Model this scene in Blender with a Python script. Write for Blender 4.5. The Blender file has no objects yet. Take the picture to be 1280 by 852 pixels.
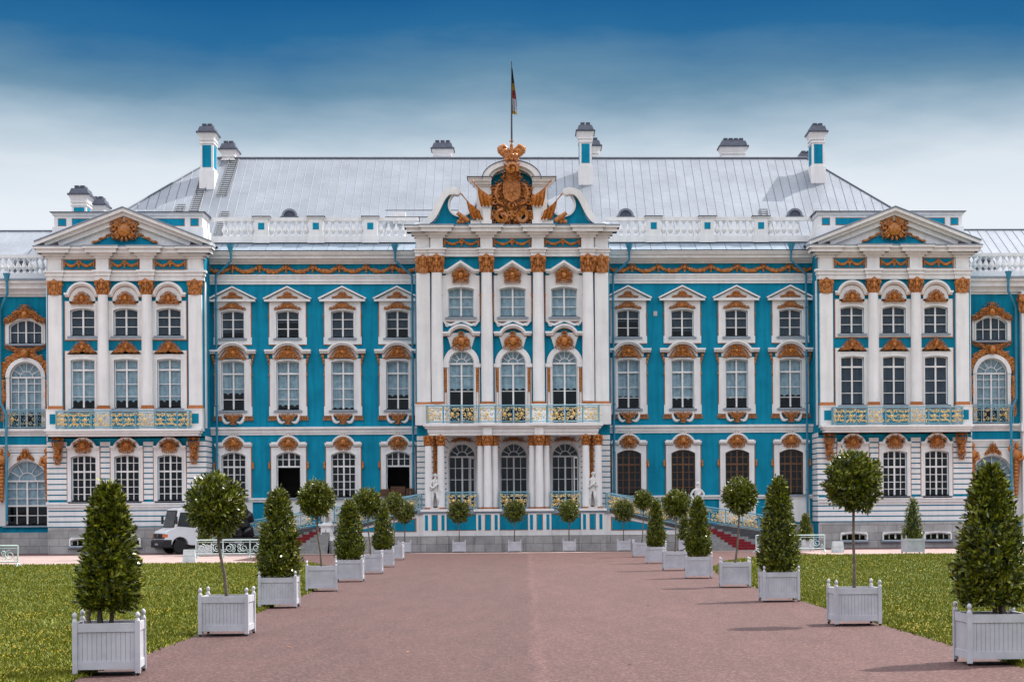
import bpy, math, random
import numpy as np
from mathutils import Vector, Matrix
random.seed(7); PI = math.pi
S = bpy.context.scene; COL = S.collection

# ------------------------------------------------------------------ camera
cam_d = bpy.data.cameras.new('camera'); cam = bpy.data.objects.new('camera', cam_d); COL.objects.link(cam)
yaw, roll = math.radians(2.2614), math.radians(-0.4)
F = Vector((math.sin(yaw), math.cos(yaw), 0)); R0 = Vector((math.cos(yaw), -math.sin(yaw), 0)); U0 = Vector((0, 0, 1))
Rv = R0*math.cos(roll)+U0*math.sin(roll); Uv = -R0*math.sin(roll)+U0*math.cos(roll)
M = Matrix((( Rv.x, Uv.x, -F.x, .692), (Rv.y, Uv.y, -F.y, -124.4), (Rv.z, Uv.z, -F.z, 2.2), (0, 0, 0, 1)))
cam.matrix_world = M
cam_d.sensor_width = 36; cam_d.lens = 2489/1280*36; cam_d.shift_x = -115.08/1280; cam_d.shift_y = 216/1280
cam_d.clip_start = .5; cam_d.clip_end = 6000
S.camera = cam

# ------------------------------------------------------------------ light
EXPO = 1.04
SUN_EL, SUN_AZ = math.radians(52), math.radians(60)
w = bpy.data.worlds.new('World'); S.world = w; w.use_nodes = True
nt = w.node_tree; nt.nodes.clear(); N = nt.nodes.new; L = nt.links.new
out = N('ShaderNodeOutputWorld'); bg = N('ShaderNodeBackground'); L(bg.outputs[0], out.inputs[0])
sky = N('ShaderNodeTexSky'); sky.sky_type = 'NISHITA'; sky.sun_disc = False; sky.sun_elevation = SUN_EL; sky.sun_rotation = SUN_AZ
sky.air_density = 1.0; sky.dust_density = 1.0; sky.ozone_density = 1.5
tc = N('ShaderNodeTexCoord'); sp = N('ShaderNodeSeparateXYZ'); L(tc.outputs['Generated'], sp.inputs[0])
mp = N('ShaderNodeMapping'); mp.inputs['Scale'].default_value = (2.4, 2.4, 9); L(tc.outputs['Generated'], mp.inputs[0])
nz = N('ShaderNodeTexNoise'); nz.inputs['Scale'].default_value = 1.6; nz.inputs['Detail'].default_value = 7; nz.inputs['Roughness'].default_value = .55; L(mp.outputs[0], nz.inputs[0])
ma = N('ShaderNodeMath'); ma.operation = 'MULTIPLY_ADD'; L(nz.outputs['Fac'], ma.inputs[0]); ma.inputs[1].default_value = .06; L(sp.outputs['Z'], ma.inputs[2])
cr = N('ShaderNodeValToRGB'); L(ma.outputs[0], cr.inputs[0])
def lin(c): return tuple(((v/255)/12.92 if v/255 < .04045 else ((v/255+.055)/1.055)**2.4) for v in c)
k_ = 10.0/2**EXPO*1.0
ramp = [(0.0, (222,228,236), 1), (.15, (240,244,250), 1), (.182, (232,239,247), 1), (.200, (220,230,239), 1), (.218, (170,192,209), 1),
        (.236, (106,146,173), 1), (.258, (42,108,157), 1), (.29, (12,86,144), 1), (.45, (60,120,175), 0), (.60, (120,160,200), 0)]
el = cr.color_ramp.elements
while len(el) > 1: el.remove(el[0])
for i, (p, c, a) in enumerate(ramp):
    e = el[0] if i == 0 else el.new(p)
    e.position = p; l = lin(c); e.color = (l[0], l[1], l[2], 1)
sc = N('ShaderNodeVectorMath'); sc.operation = 'SCALE'; L(cr.outputs[0], sc.inputs[0]); sc.inputs['Scale'].default_value = k_
# below about 20 degrees the cloud bank, above it the clear sky of the sky texture with thin cloud
mr = N('ShaderNodeMapRange'); L(sp.outputs['Z'], mr.inputs[0]); mr.inputs[1].default_value = .30; mr.inputs[2].default_value = .42
cl = N('ShaderNodeMix'); cl.data_type = 'RGBA'; L(sky.outputs[0], cl.inputs['A']); cl.inputs['B'].default_value = (13.5, 13.6, 13.8, 1); cl.inputs[0].default_value = .62
mx = N('ShaderNodeMix'); mx.data_type = 'RGBA'; L(mr.outputs[0], mx.inputs[0]); L(sc.outputs[0], mx.inputs['A']); L(cl.outputs['Result'], mx.inputs['B'])
L(mx.outputs['Result'], bg.inputs[0]); bg.inputs[1].default_value = .1
sd = bpy.data.lights.new('sun', 'SUN'); sd.energy = 3.3; sd.angle = math.radians(.6); sd.color = (1, .95, .87)
sun = bpy.data.objects.new('sun', sd); COL.objects.link(sun)
sdir = Vector((math.cos(SUN_EL)*math.sin(SUN_AZ), math.cos(SUN_EL)*math.cos(SUN_AZ), math.sin(SUN_EL)))
sun.rotation_euler = sdir.to_track_quat('Z', 'Y').to_euler()
S.view_settings.view_transform = 'Standard'; S.view_settings.look = 'None'; S.view_settings.exposure = EXPO; S.view_settings.gamma = 1
S.render.engine = 'CYCLES'

# ------------------------------------------------------------------ materials
def mat(name, c1, c2=None, rough=.7, scale=1.0, metal=0, bump=0, bscale=30, spec=.4, streak=0, detail=6, island=False):
    m = bpy.data.materials.new(name); m.use_nodes = True; t = m.node_tree; n = t.nodes.new; l = t.links.new
    b = t.nodes['Principled BSDF']; b.inputs['Roughness'].default_value = rough; b.inputs['Metallic'].default_value = metal
    b.inputs['Specular IOR Level'].default_value = spec
    c2 = c2 or tuple(x*.8 for x in c1)
    co = n('ShaderNodeTexCoord'); r = n('ShaderNodeValToRGB')
    r.color_ramp.elements[0].color = (*c2, 1); r.color_ramp.elements[1].color = (*c1, 1)
    if island:
        g = n('ShaderNodeNewGeometry'); l(g.outputs['Random Per Island'], r.inputs[0])
        r.color_ramp.elements[0].position = .12; r.color_ramp.elements[1].position = 1
        col = r.outputs[0]
    else:
        g = n('ShaderNodeNewGeometry')
        z = n('ShaderNodeTexNoise'); z.inputs['Scale'].default_value = scale; z.inputs['Detail'].default_value = detail; z.inputs['Roughness'].default_value = .62
        l(g.outputs['Position'], z.inputs[0]); l(z.outputs['Fac'], r.inputs[0])
        r.color_ramp.elements[0].position = .33; r.color_ramp.elements[1].position = .62
        col = r.outputs[0]
        if streak:
            mpn = n('ShaderNodeMapping'); mpn.inputs['Scale'].default_value = (3.5, 3.5, .35); l(g.outputs['Position'], mpn.inputs[0])
            z2 = n('ShaderNodeTexNoise'); z2.inputs['Scale'].default_value = 1.0; z2.inputs['Detail'].default_value = 7; l(mpn.outputs[0], z2.inputs[0])
            mr2 = n('ShaderNodeMapRange'); l(z2.outputs['Fac'], mr2.inputs[0]); mr2.inputs[1].default_value = .35; mr2.inputs[2].default_value = .6
            mr2.inputs[3].default_value = 1-streak; mr2.inputs[4].default_value = 1
            vm = n('ShaderNodeVectorMath'); vm.operation = 'SCALE'; l(col, vm.inputs[0]); l(mr2.outputs[0], vm.inputs['Scale']); col = vm.outputs[0]
    l(col, b.inputs['Base Color'])
    if bump:
        z3 = n('ShaderNodeTexNoise'); z3.inputs['Scale'].default_value = bscale; z3.inputs['Detail'].default_value = 4
        gg = n('ShaderNodeNewGeometry'); l(gg.outputs['Position'], z3.inputs[0])
        bp = n('ShaderNodeBump'); bp.inputs['Strength'].default_value = bump; bp.inputs['Distance'].default_value = .03
        l(z3.outputs['Fac'], bp.inputs['Height']); l(bp.outputs[0], b.inputs['Normal'])
    return m
m_blue = mat('blue_stucco', (.005,.255,.395), (.004,.205,.330), .8, .9, streak=.22, bump=.2, spec=.12)
m_bluel = mat('blue_grey_paint', (.045,.25,.37), (.03,.19,.30), .5, 2)
m_white = mat('white_stucco', (.80,.785,.775), (.72,.705,.70), .75, .8, streak=.09, bump=.15)
m_trim = mat('white_trim', (.82,.80,.79), (.72,.70,.69), .6, 2.5, streak=.08)
m_gold = mat('ochre_gilding', (.56,.200,.033), (.17,.048,.008), .33, 8, spec=.5, detail=8)  # patina noise, widened to put highlight and dark contrast into the colour
m_ochre = mat('ochre_line_paint', (.45,.16,.05), (.36,.12,.035), .6, 3)
m_gilt = mat('bright_gilding', (.88,.66,.30), (.66,.42,.13), .35, 9, metal=.25)
m_rail = mat('pale_blue_railing_paint', (.22,.40,.47), (.16,.32,.40), .5, 2)
m_dark = mat('interior_dark', (.022,.018,.016), (.012,.01,.01), .9, 1)
m_curt = mat('net_curtain', (.42,.53,.59), (.24,.33,.39), .9, 3)
m_slate_pane = mat('slate_pane_reflection', (.050,.070,.098), (.030,.042,.062), .8, 1.5)  # slate tone of sky reflected in the panes, painted on a backing sheet
m_brown = mat('brown_window_wood', (.17,.075,.03), (.11,.045,.018), .55, 5)
m_stone = mat('plinth_stone', (.30,.29,.285), (.19,.185,.18), .85, 1.6, bump=.5, bscale=9, detail=9)
def stonemat():
    m = bpy.data.materials.new('plinth_stone'); m.use_nodes = True; t = m.node_tree; n = t.nodes.new; l = t.links.new
    b = t.nodes['Principled BSDF']; b.inputs['Roughness'].default_value = .85; g = n('ShaderNodeNewGeometry')
    sx = n('ShaderNodeSeparateXYZ'); l(g.outputs['Position'], sx.inputs[0]); cx = n('ShaderNodeCombineXYZ'); l(sx.outputs['X'], cx.inputs[0]); l(sx.outputs['Z'], cx.inputs[1])
    br = n('ShaderNodeTexBrick'); br.inputs['Scale'].default_value = 1; br.inputs['Brick Width'].default_value = 1.15; br.inputs['Row Height'].default_value = .47; br.inputs['Mortar Size'].default_value = .012
    br.inputs['Color1'].default_value = (.40,.385,.375,1); br.inputs['Color2'].default_value = (.31,.30,.295,1); br.inputs['Mortar'].default_value = (.15,.145,.14,1); l(cx.outputs[0], br.inputs[0])
    z = n('ShaderNodeTexNoise'); z.inputs['Scale'].default_value = 1.4; z.inputs['Detail'].default_value = 10; z.inputs['Roughness'].default_value = .7; l(g.outputs['Position'], z.inputs[0])
    mr = n('ShaderNodeMapRange'); l(z.outputs['Fac'], mr.inputs[0]); mr.inputs[1].default_value = .3; mr.inputs[2].default_value = .7; mr.inputs[3].default_value = .7; mr.inputs[4].default_value = 1.15
    vm = n('ShaderNodeVectorMath'); vm.operation = 'SCALE'; l(br.outputs[0], vm.inputs[0]); l(mr.outputs[0], vm.inputs['Scale']); l(vm.outputs[0], b.inputs['Base Color']); return m
m_stone = stonemat()
m_slate = mat('chimney_lead', (.075,.085,.12), (.05,.055,.08), .55, 4)
m_marble = mat('statue_marble', (.68,.66,.64), (.50,.49,.48), .65, 6, bump=.3)
m_planter = mat('planter_paint', (.50,.495,.535), (.40,.395,.43), .5, 3, streak=.05)
m_soil = mat('soil', (.05,.035,.025), (.03,.02,.015), .95, 8)
m_bark = mat('bark', (.16,.125,.10), (.08,.06,.045), .9, 12, bump=.5, bscale=60)
m_leaf = mat('bay_leaf', (.235,.245,.013), (.014,.032,.005), .32, island=True, spec=.5)  # random leaf tones, spread to put yellow highlights and dark into the colour
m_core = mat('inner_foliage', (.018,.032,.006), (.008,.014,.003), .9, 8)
m_steel = mat('dark_steel', (.06,.06,.065), (.04,.04,.045), .5, 5)
m_iron = mat('pale_iron_paint', (.52,.62,.60), (.42,.52,.50), .5, 5)
m_concrete = mat('painted_concrete', (.55,.60,.60), (.42,.47,.47), .8, 4)
m_red = mat('red_carpet', (.22,.008,.014), (.14,.005,.01), .9, 6)
m_stair = mat('grey_step_stone', (.27,.265,.26), (.17,.165,.165), .8, 3)
m_van = mat('white_van_paint', (.72,.73,.75), (.66,.67,.70), .28, 1, spec=.6)
m_black = mat('black_plastic', (.018,.018,.02), (.01,.01,.012), .5, 6)
m_bag = mat('black_bag_film', (.016,.016,.02), (.010,.010,.013), .35, 4, bump=.6, bscale=6)
m_tyre = mat('tyre_rubber', (.02,.02,.02), (.012,.012,.012), .85, 8)
m_amber = mat('amber_lens', (.75,.16,.03), None, .2, 3)
m_rim = mat('wheel_steel', (.22,.22,.23), None, .4, 3, metal=.5)
m_wood = mat('brown_crate_wood', (.15,.07,.04), (.08,.035,.02), .8, 6)
m_green = mat('green_plastic', (.02,.22,.13), None, .5, 4)
m_yel = mat('flag_yellow', (.32,.20,.02), None, .8); m_fred = mat('flag_red', (.22,.03,.02), None, .8)
m_fwh = mat('flag_white', (.33,.33,.38), None, .8); m_fbk = mat('flag_black', (.02,.02,.02), None, .8)
m_plaque = mat('grey_box_paint', (.45,.47,.48), None, .6)

def glass(name, tint, refl):
    m = bpy.data.materials.new(name); m.use_nodes = True; t = m.node_tree; t.nodes.clear(); n = t.nodes.new; l = t.links.new
    o = n('ShaderNodeOutputMaterial'); mi = n('ShaderNodeMixShader'); tr = n('ShaderNodeBsdfTransparent'); gl = n('ShaderNodeBsdfGlossy')
    fr = n('ShaderNodeFresnel'); fr.inputs[0].default_value = 1.33
    ad = n('ShaderNodeMath'); ad.operation = 'ADD'; ad.inputs[1].default_value = refl; l(fr.outputs[0], ad.inputs[0])
    tr.inputs[0].default_value = (*tint, 1); gl.inputs['Color'].default_value = (.8,.9,1,1); gl.inputs['Roughness'].default_value = .03
    z = n('ShaderNodeTexNoise'); z.inputs['Scale'].default_value = 1.3; g = n('ShaderNodeNewGeometry'); l(g.outputs['Position'], z.inputs[0])
    bp = n('ShaderNodeBump'); bp.inputs['Strength'].default_value = .25; bp.inputs['Distance'].default_value = .02; l(z.outputs['Fac'], bp.inputs['Height']); l(bp.outputs[0], gl.inputs['Normal'])
    l(ad.outputs[0], mi.inputs[0]); l(tr.outputs[0], mi.inputs[1]); l(gl.outputs[0], mi.inputs[2]); l(mi.outputs[0], o.inputs[0]); return m
m_glass = glass('window_glass', (.80,.86,.88), .004)
m_vglass = mat('vehicle_glass', (.03,.04,.045), (.02,.028,.032), .22, 2, spec=.35)

def roofmat():
    m = bpy.data.materials.new('sheet_metal_roof'); m.use_nodes = True; t = m.node_tree; n = t.nodes.new; l = t.links.new
    b = t.nodes['Principled BSDF']; b.inputs['Roughness'].default_value = .42; b.inputs['Metallic'].default_value = .35
    g = n('ShaderNodeNewGeometry'); mpn = n('ShaderNodeMapping'); mpn.inputs['Rotation'].default_value = (0, 0, PI/2); l(g.outputs['Position'], mpn.inputs[0])
    sx = n('ShaderNodeSeparateXYZ'); l(g.outputs['Position'], sx.inputs[0]); cx = n('ShaderNodeCombineXYZ')
    l(sx.outputs['Y'], cx.inputs[0]); l(sx.outputs['X'], cx.inputs[1])
    br = n('ShaderNodeTexBrick'); br.inputs['Scale'].default_value = 1; br.inputs['Brick Width'].default_value = 1.3; br.inputs['Row Height'].default_value = .58
    br.inputs['Mortar Size'].default_value = .012; br.inputs['Color1'].default_value = (.215,.235,.272,1); br.inputs['Color2'].default_value = (.198,.220,.257,1); br.inputs['Mortar'].default_value = (.17,.19,.225,1)
    l(cx.outputs[0], br.inputs[0])
    z = n('ShaderNodeTexNoise'); z.inputs['Scale'].default_value = .5; z.inputs['Detail'].default_value = 8; l(g.outputs['Position'], z.inputs[0])
    mr3 = n('ShaderNodeMapRange'); l(z.outputs['Fac'], mr3.inputs[0]); mr3.inputs[1].default_value = .3; mr3.inputs[2].default_value = .7; mr3.inputs[3].default_value = .85; mr3.inputs[4].default_value = 1.08
    vm = n('ShaderNodeVectorMath'); vm.operation = 'SCALE'; l(br.outputs[0], vm.inputs[0]); l(mr3.outputs[0], vm.inputs['Scale']); l(vm.outputs[0], b.inputs['Base Color'])
    z2 = n('ShaderNodeTexNoise'); z2.inputs['Scale'].default_value = 2.5; l(g.outputs['Position'], z2.inputs[0])
    bp = n('ShaderNodeBump'); bp.inputs['Strength'].default_value = .5; bp.inputs['Distance'].default_value = .04; l(z2.outputs['Fac'], bp.inputs['Height']); l(bp.outputs[0], b.inputs['Normal'])
    return m
m_roof = roofmat(); m_seam = mat('roof_seam_metal', (.14,.155,.19), (.11,.125,.15), .5, 3, metal=.3)
m_apron = mat('apron_metal', (.26,.32,.39), (.21,.26,.32), .45, 2, metal=.3)

# ------------------------------------------------------------------ mesh helper
PATTERNED = {'side_rustication','voussoirs','balustrade','standing_seam','seam','garland','ornament','frame','finial','steps'}
class MB:
    def __init__(s): s.v = []; s.f = []
    def add(s, vs, fs):
        o = len(s.v); s.v += vs; s.f += [tuple(i+o for i in f) for f in fs]; return s
    def box(s, x0, x1, y0, y1, z0, z1):
        if x0 > x1: x0, x1 = x1, x0
        if y0 > y1: y0, y1 = y1, y0
        return s.add([(x0,y0,z0),(x1,y0,z0),(x1,y1,z0),(x0,y1,z0),(x0,y0,z1),(x1,y0,z1),(x1,y1,z1),(x0,y1,z1)],
                     [(0,3,2,1),(4,5,6,7),(0,1,5,4),(1,2,6,5),(2,3,7,6),(3,0,4,7)])
    def tbox(s, x, y, z0, z1, w0, d0, w1, d1):
        return s.add([(x-w0/2,y-d0/2,z0),(x+w0/2,y-d0/2,z0),(x+w0/2,y+d0/2,z0),(x-w0/2,y+d0/2,z0),(x-w1/2,y-d1/2,z1),(x+w1/2,y-d1/2,z1),(x+w1/2,y+d1/2,z1),(x-w1/2,y+d1/2,z1)],
                     [(0,3,2,1),(4,5,6,7),(0,1,5,4),(1,2,6,5),(2,3,7,6),(3,0,4,7)])
    def prism(s, pts, y0, y1):           # polygon in XZ, extruded along Y
        n = len(pts); a = [(x,y0,z) for x,z in pts]; b = [(x,y1,z) for x,z in pts]
        return s.add(a+b, [tuple(range(n)), tuple(range(2*n-1,n-1,-1))]+[(i,i+n,(i+1)%n+n,(i+1)%n) for i in range(n)])
    def prismz(s, pts, z0, z1):
        n = len(pts); a = [(x,y,z0) for x,y in pts]; b = [(x,y,z1) for x,y in pts]
        return s.add(a+b, [tuple(range(n-1,-1,-1)), tuple(range(n,2*n))]+[(i,(i+1)%n,(i+1)%n+n,i+n) for i in range(n)])
    def strip(s, pts, t, y0, y1):        # moulding along a polyline in XZ, thickness t on its left
        n = len(pts); off = []
        for i in range(n):
            a = Vector(pts[max(i-1,0)]); b = Vector(pts[i]); c = Vector(pts[min(i+1,n-1)])
            d1 = (b-a).normalized() if i else (c-b).normalized(); d2 = (c-b).normalized() if i < n-1 else d1
            n1 = Vector((-d1.y,d1.x)); n2 = Vector((-d2.y,d2.x)); m = (n1+n2); m = m.normalized() if m.length > 1e-6 else n1
            k = t/max(.45, m.dot(n1)); off.append((b.x+m.x*k, b.y+m.y*k))
        vs = []
        for i in range(n): vs += [(pts[i][0],y0,pts[i][1]),(off[i][0],y0,off[i][1]),(off[i][0],y1,off[i][1]),(pts[i][0],y1,pts[i][1])]
        fs = [(0,1,2,3),(4*n-1,4*n-2,4*n-3,4*n-4)]
        for i in range(n-1):
            o = 4*i
            for k in range(4): fs.append((o+k,o+4+k,o+4+(k+1)%4,o+(k+1)%4))
        return s.add(vs, fs)
    def ring(s, outer, inner, y0, y1, closed=True):
        n = len(outer); vs = []
        for i in range(n): vs += [(outer[i][0],y0,outer[i][1]),(inner[i][0],y0,inner[i][1]),(inner[i][0],y1,inner[i][1]),(outer[i][0],y1,outer[i][1])]
        fs = []
        for i in range(n if closed else n-1):
            a = 4*i; b = 4*((i+1)%n)
            for k in range(4): fs.append((a+k,b+k,b+(k+1)%4,a+(k+1)%4))
        if not closed: fs += [(0,1,2,3),(4*n-1,4*n-2,4*n-3,4*n-4)]
        return s.add(vs, fs)
    def tube(s, pts, r, n=6):
        pts = [Vector(p) for p in pts]; m = len(pts)
        if not hasattr(r, '__len__'): r = [r]*m
        vs = []; up = None
        for i in range(m):
            d = (pts[min(i+1,m-1)]-pts[max(i-1,0)])
            d = d.normalized() if d.length > 1e-9 else Vector((0,0,1))
            if up is None: up = Vector((0,1,0)) if abs(d.y) < .9 else Vector((1,0,0))
            a = d.cross(up); a = a.normalized() if a.length > 1e-6 else Vector((1,0,0)); b = a.cross(d).normalized(); up = b
            for k in range(n):
                t = 2*PI*k/n; q = pts[i]+(a*math.cos(t)+b*math.sin(t))*r[i]; vs.append(tuple(q))
        fs = [tuple(range(n)), tuple(range(m*n-1,m*n-n-1,-1))]
        for i in range(m-1):
            for k in range(n): fs.append((i*n+k,i*n+(k+1)%n,(i+1)*n+(k+1)%n,(i+1)*n+k))
        return s.add(vs, fs)
    def lathe(s, prof, cx=0, cy=0, n=16):
        m = len(prof); vs = []
        for r, z in prof:
            for k in range(n): t = 2*PI*(k+.5)/n; vs.append((cx+r*math.cos(t),cy+r*math.sin(t),z))
        fs = [tuple(range(n-1,-1,-1)), tuple(range((m-1)*n,m*n))]
        for i in range(m-1):
            for k in range(n): fs.append((i*n+k,i*n+(k+1)%n,(i+1)*n+(k+1)%n,(i+1)*n+k))
        return s.add(vs, fs)
    def blob(s, x, y, z, rx, ry, rz, ang=0, nu=7, nv=5):
        vs = []; ca, sa = math.cos(ang), math.sin(ang)
        for j in range(nv+1):
            p = PI*j/nv; 
            for i in range(nu):
                t = 2*PI*i/nu; a = rx*math.sin(p)*math.cos(t); b = ry*math.sin(p)*math.sin(t); c = rz*math.cos(p)
                vs.append((x+a*ca-c*sa, y+b, z+a*sa+c*ca))
        fs = [(j*nu+i,j*nu+(i+1)%nu,(j+1)*nu+(i+1)%nu,(j+1)*nu+i) for j in range(nv) for i in range(nu)]
        return s.add(vs, fs)
    def scroll(s, x, z, r, y, a0=0, turns=1.1, d=1, th=.03, depth=0):   # spiral tube in the XZ plane
        n = int(9*turns)+3; P = []; Q = []
        for i in range(n):
            u = i/(n-1); a = a0+d*2*PI*turns*u; rr = r*(1-.78*u)
            P.append((x+rr*math.cos(a), y-depth*u, z+rr*math.sin(a))); Q.append(th*(1.15-.5*abs(u-.35)))
        return s.tube(P, Q, 5)
    def mapped(s, fn): s.v = [fn(*p) for p in s.v]; return s
    def pieces(s):
        n = len(s.v); par = list(range(n))
        def find(i):
            while par[i] != i: par[i] = par[par[i]]; i = par[i]
            return i
        for f in s.f:
            a = find(f[0])
            for k in f[1:]:
                b = find(k)
                if a != b: par[b] = a
        lab = {}
        for i in range(n): lab.setdefault(find(i), []).append(i)
        isl = list(lab.values())
        if len(isl) < 2 or len(isl) > 500: return None
        bx = [([min(s.v[i][k] for i in g) for k in range(3)], [max(s.v[i][k] for i in g) for k in range(3)]) for g in isl]
        sz = [max(h[k]-l[k] for k in range(3)) for l, h in bx]; q = list(range(len(isl)))
        def fq(i):
            while q[i] != i: i = q[i]
            return i
        for i in range(len(isl)):
            for j in range(i):
                gp = math.sqrt(sum(max(0, bx[i][0][k]-bx[j][1][k], bx[j][0][k]-bx[i][1][k])**2 for k in range(3)))
                if gp <= max(.02, .5*max(sz[i], sz[j])): q[fq(i)] = fq(j)
        out = {}
        for i in range(len(isl)): out.setdefault(fq(i), []).extend(isl[i])
        return list(out.values()) if len(out) > 1 else None
    def build(s, name, m, parent=None, smooth=False, ang=40):
        if parent is not None and name not in PATTERNED:
            gs = s.pieces()
            if gs:
                res = None
                for g in gs:
                    g = sorted(g); mp_ = {i: k for k, i in enumerate(g)}; q = MB(); q.v = [s.v[i] for i in g]; q.f = [tuple(mp_[i] for i in f) for f in s.f if f[0] in mp_]
                    o = q.build1(name, m, parent, smooth, ang); res = res or o
                return res
        return s.build1(name, m, parent, smooth, ang)
    def build1(s, name, m, parent=None, smooth=False, ang=40):
        me = bpy.data.meshes.new(name); me.from_pydata(s.v, [], s.f); me.materials.append(m); me.validate()
        if smooth:
            me.polygons.foreach_set('use_smooth', [True]*len(me.polygons)); me.set_sharp_from_angle(angle=math.radians(ang))
        me.update(); o = bpy.data.objects.new(name, me); COL.objects.link(o)
        if parent: o.parent = parent
        return o
def tag(o, label=None, cat=None, group=None, kind=None):
    if label: o['label'] = label
    if cat: o['category'] = cat
    if group: o['group'] = group
    if kind: o['kind'] = kind
    return o
def empty(name, loc=(0,0,0), rz=0, parent=None):
    o = bpy.data.objects.new(name, None); COL.objects.link(o); o.location = loc; o.rotation_euler = (0,0,rz)
    if parent: o.parent = parent
    return o
def copy_tree(o, parent=None):
    c = o.copy(); COL.objects.link(c)
    if parent: c.parent = parent
    for ch in list(o.children): copy_tree(ch, c)
    return c
def mirror_tree(o):                       # places a copy on the other half of the palace
    c = copy_tree(o, o.parent); c.location.x = -o.location.x; return c

# ------------------------------------------------------------------ ground
def sheet(name, pts, z, m, kind='structure'):
    me = bpy.data.meshes.new(name); me.from_pydata([(x,y,z) for x,y in pts], [], [tuple(range(len(pts)))]); me.materials.append(m)
    o = bpy.data.objects.new(name, me); COL.objects.link(o); return tag(o, kind=kind)
def asphalt(name, a, b, c, seam=False):
    m = bpy.data.materials.new(name); m.use_nodes = True; t = m.node_tree; n = t.nodes.new; l = t.links.new
    bs = t.nodes['Principled BSDF']; bs.inputs['Roughness'].default_value = .85; bs.inputs['Specular IOR Level'].default_value = .3
    g = n('ShaderNodeNewGeometry')
    z1 = n('ShaderNodeTexNoise'); z1.inputs['Scale'].default_value = .22; z1.inputs['Detail'].default_value = 9; z1.inputs['Roughness'].default_value = .6
    mpn = n('ShaderNodeMapping'); mpn.inputs['Scale'].default_value = (2.4,.30,1); l(g.outputs['Position'], mpn.inputs[0]); l(mpn.outputs[0], z1.inputs[0])
    r1 = n('ShaderNodeValToRGB'); r1.color_ramp.elements[0].color = (*a,1); r1.color_ramp.elements[1].color = (*b,1); r1.color_ramp.elements[0].position = .35; r1.color_ramp.elements[1].position = .66
    l(z1.outputs['Fac'], r1.inputs[0])
    z2 = n('ShaderNodeTexVoronoi'); z2.inputs['Scale'].default_value = 30; l(g.outputs['Position'], z2.inputs[0])
    mx = n('ShaderNodeMix'); mx.data_type = 'RGBA'; mx.blend_type = 'MIX'; l(r1.outputs[0], mx.inputs['A']); mx.inputs['B'].default_value = (*c,1)
    sp = n('ShaderNodeSeparateColor'); l(z2.outputs['Color'], sp.inputs[0])
    mr = n('ShaderNodeMapRange'); l(sp.outputs[0], mr.inputs[0]); mr.inputs[1].default_value = .55; mr.inputs[2].default_value = 1; mr.inputs[4].default_value = .8; l(mr.outputs[0], mx.inputs[0])
    col = mx.outputs['Result']
    zg = n('ShaderNodeTexNoise'); zg.inputs['Scale'].default_value = 14; zg.inputs['Detail'].default_value = 8; zg.inputs['Roughness'].default_value = .8; l(g.outputs['Position'], zg.inputs[0])
    mg = n('ShaderNodeMapRange'); l(zg.outputs['Fac'], mg.inputs[0]); mg.inputs[1].default_value = .32; mg.inputs[2].default_value = .68; mg.inputs[3].default_value = .62; mg.inputs[4].default_value = 1.38
    vg = n('ShaderNodeVectorMath'); vg.operation = 'SCALE'; l(col, vg.inputs[0]); l(mg.outputs[0], vg.inputs['Scale']); col = vg.outputs[0]
    z4 = n('ShaderNodeTexNoise'); z4.inputs['Scale'].default_value = 1.1; z4.inputs['Detail'].default_value = 6; l(mpn.outputs[0], z4.inputs[0])
    m4 = n('ShaderNodeMapRange'); l(z4.outputs['Fac'], m4.inputs[0]); m4.inputs[1].default_value = .35; m4.inputs[2].default_value = .62; m4.inputs[3].default_value = .90; m4.inputs[4].default_value = 1.04
    v4 = n('ShaderNodeVectorMath'); v4.operation = 'SCALE'; l(col, v4.inputs[0]); l(m4.outputs[0], v4.inputs['Scale']); col = v4.outputs[0]
    if seam:
        sx = n('ShaderNodeSeparateXYZ'); l(g.outputs['Position'], sx.inputs[0])
        wob = n('ShaderNodeTexNoise'); wob.inputs['Scale'].default_value = .35; l(g.outputs['Position'], wob.inputs[0])
        a1 = n('ShaderNodeMath'); a1.operation = 'MULTIPLY_ADD'; l(wob.outputs['Fac'], a1.inputs[0]); a1.inputs[1].default_value = .35; l(sx.outputs['X'], a1.inputs[2])
        m5 = n('ShaderNodeMapRange'); l(a1.outputs[0], m5.inputs[0]); m5.inputs[1].default_value = .95; m5.inputs[2].default_value = 1.15; m5.inputs[3].default_value = .90; m5.inputs[4].default_value = 1.06
        v5 = n('ShaderNodeVectorMath'); v5.operation = 'SCALE'; l(col, v5.inputs[0]); l(m5.outputs[0], v5.inputs['Scale']); col = v5.outputs[0]
        # the pale seam between the two lanes of paving
        s1 = n('ShaderNodeMath'); s1.operation = 'SUBTRACT'; l(a1.outputs[0], s1.inputs[0]); s1.inputs[1].default_value = 1.05
        s2 = n('ShaderNodeMath'); s2.operation = 'ABSOLUTE'; l(s1.outputs[0], s2.inputs[0])
        m6 = n('ShaderNodeMapRange'); l(s2.outputs[0], m6.inputs[0]); m6.inputs[1].default_value = .02; m6.inputs[2].default_value = .16; m6.inputs[3].default_value = 1.22; m6.inputs[4].default_value = 1
        v6 = n('ShaderNodeVectorMath'); v6.operation = 'SCALE'; l(col, v6.inputs[0]); l(m6.outputs[0], v6.inputs['Scale']); col = v6.outputs[0]
    l(col, bs.inputs['Base Color'])
    bp = n('ShaderNodeBump'); bp.inputs['Strength'].default_value = .35; bp.inputs['Distance'].default_value = .008; l(z2.outputs['Distance'], bp.inputs['Height']); l(bp.outputs[0], bs.inputs['Normal'])
    return m
m_path = asphalt('red_asphalt', (.057,.026,.024), (.072,.033,.030), (.165,.090,.080), True)
m_pale = asphalt('pale_pink_gravel', (.27,.19,.18), (.33,.24,.22), (.38,.31,.29))
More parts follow.
